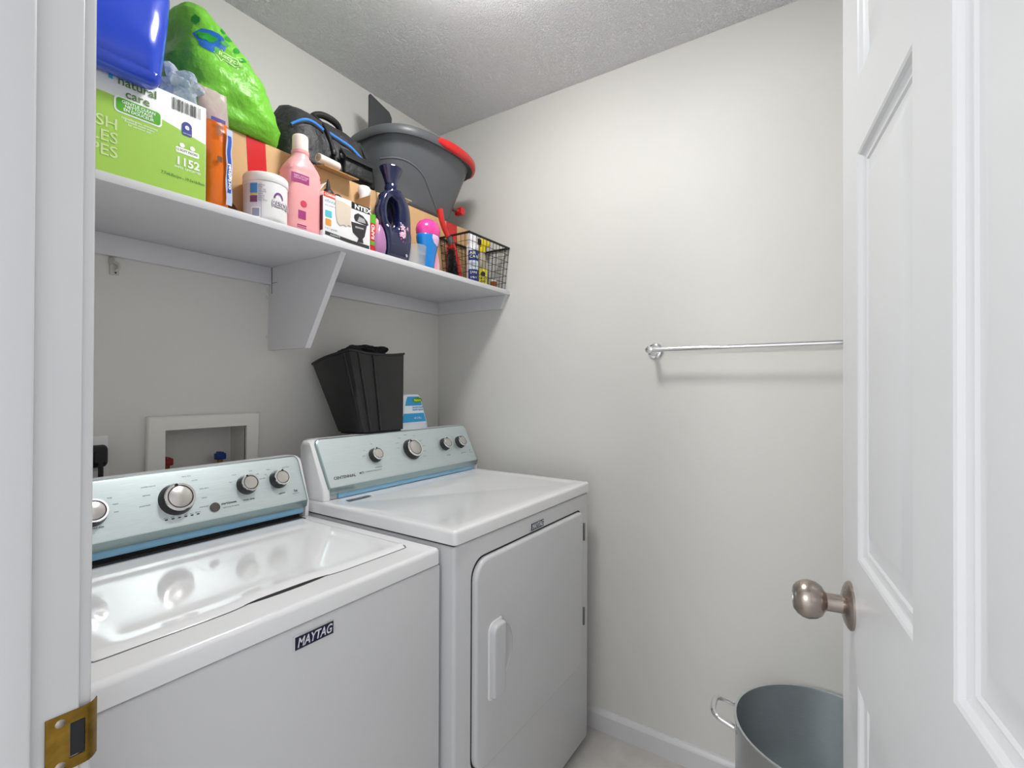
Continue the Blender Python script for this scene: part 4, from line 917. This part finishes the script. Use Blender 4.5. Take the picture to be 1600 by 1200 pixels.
# ---- small appliance box
nt = thing('grinder_carton', 'small white carton printed with a black machine and torn paper', 'carton', (.893, 1.21, TZ))
nx0, nx1, ny0, ny1, nz = .813, .973, 1.163, 1.262 - .014, .531
obj('carton', box(nx0, nx1, ny0, ny1, TZ, nz, .0012), flat('carton gloss white', (240, 240, 240), .35), nt)
def np_(x, z, d=0): return Vector((x, ny0 - .0004 - d, z))
def nput(bm, name, mat, d=.0004): return put(bm, lambda u, v: np_(u, v, d), name, mat, nt)
orr = flat('print orange red', (222, 72, 40)); nput(shape([(nx0 + .001, .517), (.852, .517), (.852, .530), (nx0 + .001, .530)]), 'orange_band', orr); nput(moved(text_mesh('COMPARE', .0088, bold=.02, sx=.9), .817, .5205), 'lettering', wh, .0008)
nput(moved(text_mesh('infinity', .014, bold=.0, sx=.9), .817, .503), 'lettering', flat('print steel blue', (110, 140, 160)))
nput(moved(text_mesh('pro control', .0075), .818, .4935), 'lettering', flat('print steel blue', (110, 140, 160)))
nput(shape(rrect(.819, .840, .463, .481, .002, 3)), 'teal_mark', flat('print teal', (90, 190, 210))); nput(shape(rrect(.820, .838, .440, .458, .002, 3)), 'orange_mark', flat('print amber', (226, 150, 60))); nput(moved(text_mesh('3 in 1 grinder', .0075), .818, .430), 'lettering', flat('print steel blue', (110, 140, 160)))
dk_ = flat('print charcoal', (52, 50, 52)); nput(shape([(nx0 + .006, .4135), (.900, .4085), (nx1 - .004, .4075), (nx1 - .004, .4175), (.905, .4185), (nx0 + .006, .4235)]), 'dark_band', dk_); nput(moved(text_mesh('PUISSANTE', .0065), .835, .4145), 'lettering', wh, .0008)
nput(shape([(.905, .511), (nx1 - .001, .511), (nx1 - .001, .530), (.905, .530)]), 'black_band', flat('print soot', (24, 24, 24))); nput(moved(text_mesh('NTEX', .0185, bold=.03, sx=1.25), .915, .5135), 'lettering', wh, .0008)
nput(shape([(.915, .495), (.928, .503), (.945, .500), (.962, .488), (.966, .478), (.960, .474), (.918, .478), (.914, .486)]), 'machine_print', dk_); nput(shape([(.904, .472), (.960, .474), (.952, .440), (.945, .432), (.948, .420), (.925, .418), (.930, .430), (.910, .442)]), 'machine_print', dk_)
nput(shape([(.925, .478), (.956, .480), (.950, .492), (.932, .494)]), 'machine_highlight', flat('print silver', (170, 170, 172)), .0008); nput(shape([(.918, .458), (.948, .460), (.948, .464), (.918, .463)]), 'machine_highlight', flat('print silver', (170, 170, 172)), .0008)
tp_ = [(.850, .518), (.872, .520), (.900, .514), (.903, .505), (.900, .470), (.903, .456), (.893, .459), (.886, .452), (.878, .456), (.866, .450), (.857, .458), (.852, .480)]
obj('torn_paper', extr(tp_, ny0 - .0008, ny0 - .0022, XZ), flat('torn paper beige', (214, 200, 184), .8), nt, smooth=False)
sb_ = bmesh.new(); sb_.faces.new([sb_.verts.new((nx0 - .0004, y, z)) for y, z in ((ny0 + .001, .425), (ny0 + .001, .520), (ny1 - .002, .520), (ny1 - .002, .425))]); obj('plum_side_print', sb_, flat('print plum', (110, 40, 60)), nt, smooth=False)
obj('top_flap', loft([[(x, y, z) for x, z in ((nx1 - .002, nz), (nx1 - .0005, nz), (nx1 + .002, nz + .040), (nx1 + .0005, nz + .040))] for y in (ny0 + .002, ny0 + .070)]), MC['cardboard inside'], nt, smooth=False)
obj('back_flap', loft([[(x, y, z) for y, z in ((ny1 - .002, nz), (ny1 - .0005, nz), (ny1 - .0005, nz + .030), (ny1 - .002, nz + .030))] for x in (nx0 + .04, nx1 - .002)]), MC['cardboard inside'], nt, smooth=False)
obj('left_flap', loft([[(x, y, z) for x, z in ((nx0, nz), (nx0 + .0015, nz), (nx0 + .030, nz + .038), (nx0 + .0285, nz + .038))] for y in (ny0 + .028, ny1 - .004)]), flat('carton gloss white', (240, 240, 240)), nt, smooth=False)
# ---- black nozzle with a thin cord on that carton
nzz = thing('black_nozzle', 'black pointed nozzle with thin cord lying on the small carton', 'nozzle', (.870, 1.215, nz))
obj('nozzle_body', lathe([(0, nz + .0005), (.015, nz + .0005), (.017, nz + .010), (.016, nz + .022), (.010, nz + .030), (.006, nz + .034), (.004, nz + .052), (.0015, nz + .060), (0, nz + .060)], (.865, 1.215, 0), 20), blk2, nzz)
obj('cord', tube(smooth_path([(.878, 1.21, nz + .018), (.892, 1.205, nz + .022), (.905, 1.20, nz + .012), (.915, 1.195, nz + .003), (.935, 1.195, nz + .006), (.952, 1.20, nz + .003)], 5), .0022, 7), blk2, nzz)
# ---- white small bottle behind
wb = thing('white_bottle', 'small plain white bottle behind the torn carton with rounded top', 'bottle', (1.010, 1.222, TZ))
obj('bottle_body', lathe([(0, 0), (.017, 0), (.019, .003), (.019, .150), (.017, .162), (.014, .170), (.0, .170)], (1.002, 1.226, TZ), 28), white_p, wb, angle=50)
obj('cap', lathe([(.015, .1705), (.0165, .174), (.016, .188), (.021, .198), (.0215, .208), (.017, .215), (.0, .217)], (1.002, 1.226, TZ), 28, sx=1, sy=.8), white_p, wb, angle=50)
# ---- red and green carton
rc_ = thing('red_carton', 'narrow red carton with a green stripe beside the navy bottle', 'carton', (.998, 1.185, TZ))
obj('carton', box(.9765, .996, 1.166, 1.204, TZ, .518, .001), M('carton red', (214, 40, 36), .35), rc_)
for z0_, z1_, c in ((.424, .436, 'print green'), (.490, .5175, 'print green')): put(shape([(.9770, z0_), (.9955, z0_), (.9955, z1_), (.9770, z1_)]), lambda u, v: Vector((u, 1.1654, v)), 'green_stripe', MC[c], rc_)
put(text_mesh('RAPID', .016, bold=.02), lambda u, v: Vector((.991 - v, 1.1654, .442 + u)), 'lettering', wh, rc_)
# ---- purple air freshener
pf_ = thing('air_freshener', 'small purple and pink egg-shaped air freshener left of the navy bottle', 'air freshener', (1.028, 1.182, TZ))
obj('shell', lathe([(0, 0), (.016, 0), (.022, .006), (.026, .022), (.025, .045), (.020, .066), (.012, .082), (.005, .090), (0, .092)], (1.0135, 1.168, TZ), 32, sx=.88, sy=.62), M('pearly purple', (176, 120, 168), .3, coat=.4), pf_, angle=60)
obj('pink_shell_half', lathe([(0, .050), (.012, .052), (.013, .075), (.012, .100), (.0, .108)], (1.001, 1.168, TZ), 24, sx=.5, sy=.6), M('pearly pink', (214, 150, 160), .3), pf_, angle=60)
# ---- navy bottle with looped handle
nb = thing('navy_bottle', 'glossy navy softener bottle with looped handle and pink flower print', 'bottle', (1.08, 1.20, TZ))
navy = M('glossy navy plastic', (22, 28, 66), .12, coat=.6)
NX, NY = 1.094, 1.200
def navy_body():
    # flat pear outline with an oval hole, thick and rounded
    def ol(t_):      # outline, angle from top, clockwise
        return None
    out = [(.020, .232), (.030, .222), (.048, .205), (.060, .178), (.065, .150), (.066, .120), (.067, .090), (.066, .060), (.062, .030), (.057, .008), (.048, .001)]
    L_ = [(-x * (.98 if z > .15 else .72 + .28 * max(0, (z - .06) / .09) if z > .06 else .72), z) for x, z in out]
    pts = smooth_path([(x, 0, z) for x, z in out], 4); ptl = smooth_path([(x, 0, z) for x, z in L_[::-1]], 4)
    O = [(p.x, p.z) for p in pts + ptl]; n = len(O)
    hc = (-.012, .150); ha, hb = .024, .048
    I = []
    for x, z in O:
        a = math.atan2((z - hc[1]) / 1.6, x - hc[0]); I.append((hc[0] + ha * math.cos(a), hc[1] + hb * math.sin(a)))
    rings = []
    TH = .026; K = 16
    for k in range(K):
        a = PI * 2 * k / K; s = (1 - math.cos(a)) / 2; d = TH * math.copysign(abs(math.sin(a)) ** .8, math.sin(a))
        ring = []
        for (xo, zo), (xi, zi) in zip(O, I):
            wdt = math.hypot(xo - xi, zo - zi); q = .5 - .5 * math.copysign(abs(math.cos(a)) ** .6, math.cos(a))
            tk = min(1, .45 + wdt / .08)
            ring.append((NX + xo + (xi - xo) * q, NY + d * tk * (1.15 if zo < .09 else 1), TZ + zo + (zi - zo) * q))
        rings.append(ring)
    rings.append(rings[0]); t_ = loft(rings, None, False, False); bmesh.ops.remove_doubles(t_, verts=t_.verts[:], dist=1e-6); return t_
obj('bottle_body', navy_body(), navy, nb, angle=70)
obj('hole_back', lathe([(.0235, 0), (0, .0001)], (NX - .012, NY + .012, TZ + .150), 32, axis=(0, -1, 0), sy=2.0), M('navy smoked hollow', (10, 12, 32), .1, coat=1), nb)
obj('neck', lathe([(.021, .226), (.0215, .236), (.020, .240), (.0195, .244), (0, .244)], (NX - .006, NY, TZ), 28), navy, nb)
cpn = []
for r_, h in [(.0190, .244), (.0200, .252), (.025, .266), (.032, .282), (.0375, .294), (.037, .297), (.034, .297), (.020, .27), (0, .262)]:
    cpn.append([(NX - .008 + r_ * math.cos(a) * (1 + (.03 if i % 2 else 0)), NY + r_ * math.sin(a) * (1 + (.03 if i % 2 else 0)) * .9, TZ + h) for i, a in enumerate([2 * PI * i / 36 for i in range(36)])])
obj('flared_cap', loft(cpn), navy, nb, angle=25)
def petal(cx, cz, s, n=5):
    L_ = []
    for k in range(n):
        a = 2 * PI * k / n + .4; L_.append(shape([(cx + s * .25 * math.cos(a + 1.2), cz + s * .25 * math.sin(a + 1.2)), (cx + s * .8 * math.cos(a + .35), cz + s * .8 * math.sin(a + .35)), (cx + s * math.cos(a), cz + s * math.sin(a)), (cx + s * .8 * math.cos(a - .35), cz + s * .8 * math.sin(a - .35)), (cx + s * .25 * math.cos(a - 1.2), cz + s * .25 * math.sin(a - 1.2))]))
    return union(*L_)
fl_ = [petal(.030 + dx, .088 + dz_, s) for dx, dz_, s in ((-.004, 0, .017), (.012, .016, .014), (-.014, .020, .012), (.010, -.012, .011), (.018, .000, .009), (-.020, -.004, .010))]
nbv = None
def onnavy(bm, name, mat, off):
    for v in bm.verts:
        x, z = v.co.x, v.co.y; e = min(1, abs(x - .006) / .058); v.co = Vector((NX + x, NY - .0300 * math.sqrt(max(.05, 1 - e ** 2.6)) - off, TZ + z))
    return obj(name, bm, mat, nb, smooth=False)
onnavy(union(*fl_), 'flower_print', flat('flower pink', (232, 190, 214)), .0012); onnavy(union(*[shape([(.030 + .020 * math.cos(a), .086 + .020 * math.sin(a)), (.030 + .030 * math.cos(a), .084 + .026 * math.sin(a)), (.030 + .030 * math.cos(a + .12), .084 + .026 * math.sin(a + .12))]) for a in [2.4 + .45 * k for k in range(8)]]), 'spray_print', flat('flower rose', (220, 90, 170)), .0012)
onnavy(moved(text_mesh('o', .018, bold=.03), .030, .018), 'lettering', flat('flower white', (225, 225, 240)), .0014)
for k in range(5): onnavy(shape([(.036, .038 + k * .006), (.050, .038 + k * .006), (.050, .040 + k * .006), (.036, .040 + k * .006)]), 'fine_print', flat('fine print blue', (110, 120, 170)), .0014)
# ---- measuring cup
cu = thing('measuring_cup', 'small translucent plastic cup between the navy and blue bottles', 'cup', (1.186, 1.183, TZ))
obj('cup_body', lathe([(0, 0), (.031, 0), (.0325, .002), (.037, .066), (.0378, .069), (.0366, .069), (.0355, .066), (.031, .0035), (0, .003)], (1.186, 1.190, TZ), 40), M('frosted clear plastic', (236, 238, 240), .25, trans=.7, ior=1.2, alpha=.75), cu, angle=40)
obj('cup_band', lathe([(.0345, .036), (.0352, .038), (.0354, .044), (.0348, .045)], (1.186, 1.190, TZ), 40, cap=False), MC['frosted clear plastic'], cu)
# ---- blue bottle with pink cap
sb2 = thing('scent_bottle', 'bright blue bottle with a round pink cap beside the wire basket', 'bottle', (1.257, 1.205, TZ))
bz_ = [(0, .024, .020), (.004, .028, .023), (.03, .030, .024), (.06, .034, .027), (.09, .041, .031), (.108, .045, .034), (.118, .0455, .034), (.124, .043, .032)]
def sring(h, a, b, cx=1.247, cy=1.196): return [(cx + h * .045 + a * math.cos(q_), cy + b * math.sin(q_), TZ + h) for q_ in [2 * PI * i / 36 for i in range(36)]]
obj('bottle_body', loft([sring(*q_) for q_ in bz_]), M('bright blue plastic', (20, 130, 214), .2, coat=.4), sb2, angle=60)
obj('round_cap', loft([sring(h, a, b) for h, a, b in ((.1215, .0440, .0335), (.128, .0465, .0355), (.142, .0480, .037), (.156, .0450, .035), (.168, .036, .029), (.176, .022, .018), (.179, .005, .005))]), M('hot pink plastic', (240, 70, 160), .2, coat=.4), sb2, angle=60)
sbv = BVHTree.FromBMesh(loft([sring(*q_) for q_ in bz_]))
sw = shape([(-.012, .122), (-.014, .108), (-.004, .094), (.012, .086), (.028, .090), (.040, .104), (.044, .122)])
bmesh.ops.triangulate(sw, faces=sw.faces[:]); bmesh.ops.subdivide_edges(sw, edges=sw.edges[:], cuts=4, use_grid_fill=True)
for v in sw.verts:
    h = sbv.ray_cast(Vector((1.254 + v.co.x, .9, TZ + v.co.y)), Vector((0, 1, 0))); v.co = (h[0] + Vector((0, -.0007, 0))) if h[0] else Vector((1.292, 1.196, TZ + v.co.y))
obj('lilac_swoosh', sw, flat('swoosh lilac', (226, 190, 226)), sb2, smooth=False)
# ---- pink sachet pack
ps = thing('pink_packet', 'pale pink packet standing between the blue bottle and the wire basket', 'packet', (1.335, 1.20, TZ))
obj('packet_body', loft([[(1.318 + a * x, 1.225 + b * y, TZ + h) for x, y in rrect(-1, 1, -1, 1, .5, 4)] for h, a, b in ((0, .016, .010), (.006, .018, .012), (.03, .019, .013), (.06, .017, .010), (.085, .012, .004), (.087, .010, .002))]), M('pale pink film', (240, 176, 190), .35, bump=(30, .4)), ps, angle=60)
# ---- wire basket
kx0, kx1, ky0, ky1, kz0, kz1 = 1.427, 1.690, 1.1515, 1.296, TZ + .001, .580
wk = thing('wire_basket', 'black wire basket at the right end of the shelf', 'basket', ((kx0 + kx1) / 2, (ky0 + ky1) / 2, TZ))
wire = M('black coated wire', (24, 24, 25), .45)
obj('rim', tube([(kx0, ky0, kz1), (kx1, ky0, kz1), (kx1, ky1, kz1), (kx0, ky1, kz1)], .0048, 8, closed=True), wire, wk)
tp5 = .012
def kb_(x, y, z):   # walls taper slightly towards the bottom
    s = (kz1 - z) / (kz1 - kz0) * tp5; return (x + (s if x < kx0 + .01 else -s if x > kx1 - .01 else 0), y + (s if y < ky0 + .01 else -s if y > ky1 - .01 else 0), z)
nxw, nyw, nzw = 12, 7, 6
def wires(name, segs): return [obj(name, tube(s_, .00105, 5), wire, wk) for s_ in segs]
V_ = []
for i in range(nxw + 1):
    x = kx0 + tp5 + (kx1 - kx0 - 2 * tp5) * i / nxw; xt = kx0 + (kx1 - kx0) * i / nxw
    V_.append([(xt, ky0, kz1), (x, ky0 + tp5, kz0), (x, ky1 - tp5, kz0), (xt, ky1, kz1)])
for j in range(1, nyw):
    y = ky0 + tp5 + (ky1 - ky0 - 2 * tp5) * j / nyw; yt_ = ky0 + (ky1 - ky0) * j / nyw
    V_.append([(kx0, yt_, kz1), (kx0 + tp5, y, kz0), (kx1 - tp5, y, kz0), (kx1, yt_, kz1)])
wires('upright_wire', V_)
for k in range(nzw):
    z = kz0 + (kz1 - kz0) * k / nzw; s = (kz1 - z) / (kz1 - kz0) * tp5 - .0015
    obj('hoop_wire', tube([(kx0 + s, ky0 + s, z), (kx1 - s, ky0 + s, z), (kx1 - s, ky1 - s, z), (kx0 + s, ky1 - s, z)], .00105, 5, closed=True), wire, wk)
# ---- things in the basket
bz0 = kz0 + .0022
bh = thing('red_brush', 'red dustpan brush with black bristles leaning in the wire basket', 'brush', (1.475, 1.29, bz0))
rd_ = M('brush red plastic', (204, 44, 40), .3)
obj('handle', tube(smooth_path([(1.372, 1.251, .668), (1.374, 1.250, .660), (1.379, 1.248, .636), (1.392, 1.246, .604), (1.412, 1.244, .574)], 5), lambda t_: (.004 if t_ == 0 else .0125 - .003 * t_), 12), rd_, bh)
obj('grip_sleeve', tube([(1.418, 1.244, .574), (1.434, 1.244, .552)], .0105, 12), M('grey rubber', (96, 98, 100), .6), bh)
obj('head', loft([[(c_.x + x * a, c_.y + y * .010, c_.z) for x, y in rrect(-1, 1, -1, 1, .5, 4)] for c_, a in ((Vector((1.434, 1.244, .554)), .009), (Vector((1.448, 1.246, .530)), .013), (Vector((1.466, 1.248, .490)), .013), (Vector((1.490, 1.252, .420)), .012), (Vector((1.494, 1.255, bz0)), .010))]), rd_, bh, angle=60)
br_ = bmesh.new(); random.seed(5)
for i in range(1100):
    k = random.random(); zc_ = .535 - .115 * k; x_ = 1.438 + .040 * k + random.uniform(-.006, .006); y_ = 1.244 + .006 * k + random.uniform(-.010, .010)
    L_ = Vector((min(-.002, max(1.434 - x_, -.030 + random.uniform(-.008, .008))) if True else 0, random.uniform(-.010, .018), random.uniform(-.012, .004)))
    tube([(x_, y_, zc_), Vector((x_, y_, zc_)) + L_], .0009, 3, bm=br_)
bo = obj('bristles', br_, blk2, bh, smooth=False); bo['kind'] = 'stuff'; bo['label'] = 'black bristles'
ca_ = thing('white_canister', 'white spray canister with navy label in the wire basket', 'canister', (1.525, 1.215, bz0))
CA = (1.522, 1.212); crr = .0235
obj('can_body', lathe([(0, 0), (crr - .002, 0), (crr, .003), (crr, .150), (crr - .003, .156), (0, .156)], (*CA, bz0), 32), white_p, ca_, angle=50)
obj('cap', lathe([(crr - .004, .1565), (crr - .003, .160), (crr - .003, .196), (crr - .006, .200), (0, .200)], (*CA, bz0), 32), white_p, ca_, angle=50)
cm = canister_map(*CA, crr, bz0); aC = math.radians(-128)
def wrap2(bm, name, mat, d, par, cut=True):
    if cut: bmesh.ops.triangulate(bm, faces=bm.faces[:]); bmesh.ops.subdivide_edges(bm, edges=[e for e in bm.edges if e.calc_length() > .006], cuts=5, use_grid_fill=True)
    for v in bm.verts: v.co = cm(v.co.x, v.co.y, d, aC)
    return obj(name, bm, mat, par, smooth=False)
nvl = flat('label navy', (30, 56, 128)); l_ = wrap2(shape([(-.022, .006), (.030, .006), (.030, .135), (-.022, .135)]), 'label_wrap', flat('label white', (222, 232, 238)), .0004, ca_)
wrap2(shape([(-.022, .090), (.030, .090), (.030, .130), (-.022, .130)]), 'navy_panel', nvl, .0008, l_); wrap2(shape([(-.022, .008), (.030, .008), (.030, .055), (-.022, .055)]), 'navy_panel', nvl, .0008, l_)
wrap2(moved(text_mesh('AIR\nCARE', .016, bold=.02), -.016, .114), 'lettering', wh, .0012, l_, False); wrap2(moved(text_mesh('SANI', .013, bold=.02), -.014, .038), 'lettering', wh, .0012, l_, False); wrap2(moved(text_mesh('SPRAY', .009, bold=.02), -.012, .020), 'lettering', wh, .0012, l_, False); wrap2(moved(text_mesh('fresh\nlinen', .012), -.012, .075), 'lettering', nvl, .0009, l_, False)
ys = thing('yellow_spray_bottle', 'clear spray bottle with yellow trigger head in the wire basket', 'spray bottle', (1.612, 1.235, bz0))
YC = (1.612, 1.232)
obj('bottle_body', lathe([(0, 0), (.022, 0), (.0245, .004), (.0245, .085), (.022, .11), (.014, .135), (.012, .150), (0, .150)], (*YC, bz0), 28), M('clear amber plastic', (232, 226, 205), .15, trans=.6, ior=1.2), ys, angle=50)
yel = M('yellow plastic', (240, 214, 40), .3)
obj('collar', lathe([(.0135, .150), (.014, .152), (.014, .168), (.010, .172), (0, .172)], (*YC, bz0), 24), yel, ys)
obj('spray_head', union(box(YC[0] - .012, YC[0] + .030, YC[1] - .010, YC[1] + .010, bz0 + .1725, bz0 + .205, .006, 3), lathe([(.010, 0), (.012, .004), (.012, .012), (.006, .014), (0, .014)], (YC[0] + .030, YC[1], bz0 + .192), 16, axis=(1, -.2, .3))), yel, ys)
obj('trigger', union(box(YC[0] - .034, YC[0] - .010, YC[1] - .006, YC[1] + .006, bz0 + .178, bz0 + .200, .003), box(YC[0] + .012, YC[0] + .020, YC[1] - .005, YC[1] + .005, bz0 + .140, bz0 + .176, .002)), blk2, ys)
cm = canister_map(*YC, .0245, bz0)
l2 = wrap2(shape([(-.020, .010), (.016, .010), (.016, .078), (-.020, .078)]), 'yellow_label', flat('label yellow', (236, 220, 60)), .0005, ys); wrap2(moved(blob(.010, j=.3), -.002, .056), 'black_mark', bk, .0010, l2)
wrap2(moved(text_mesh('GOO', .013, bold=.02, align='CENTER'), -.002, .034), 'lettering', bk, .0010, l2, False); wrap2(moved(text_mesh('OFF', .013, bold=.02, align='CENTER'), -.002, .020), 'lettering', bk, .0010, l2, False)
bj = thing('brown_pot', 'small brown jar at the bottom of the wire basket', 'jar', (1.645, 1.20, bz0))
obj('jar_body', lathe([(0, 0), (.012, 0), (.0135, .002), (.0135, .026), (.012, .028), (0, .028)], (1.638, 1.192, bz0), 24), M('amber brown', (150, 76, 24), .2), bj); obj('lid', lathe([(.0138, .0285), (.0138, .036), (.012, .037), (0, .037)], (1.638, 1.192, bz0), 24), white_p, bj)
wj = thing('white_jar', 'plain white plastic bottle in the right end of the wire basket', 'bottle', (1.655, 1.285, bz0))
obj('bottle_body', lathe([(0, 0), (.018, 0), (.020, .003), (.020, .085), (.017, .098), (.010, .105), (0, .105)], (1.652, 1.285, bz0), 28), M('milky plastic', (224, 230, 238), .3), wj, angle=50); obj('cap', lathe([(.011, .1055), (.0115, .107), (.0115, .122), (.010, .124), (0, .124)], (1.652, 1.285, bz0), 24), white_p, wj)
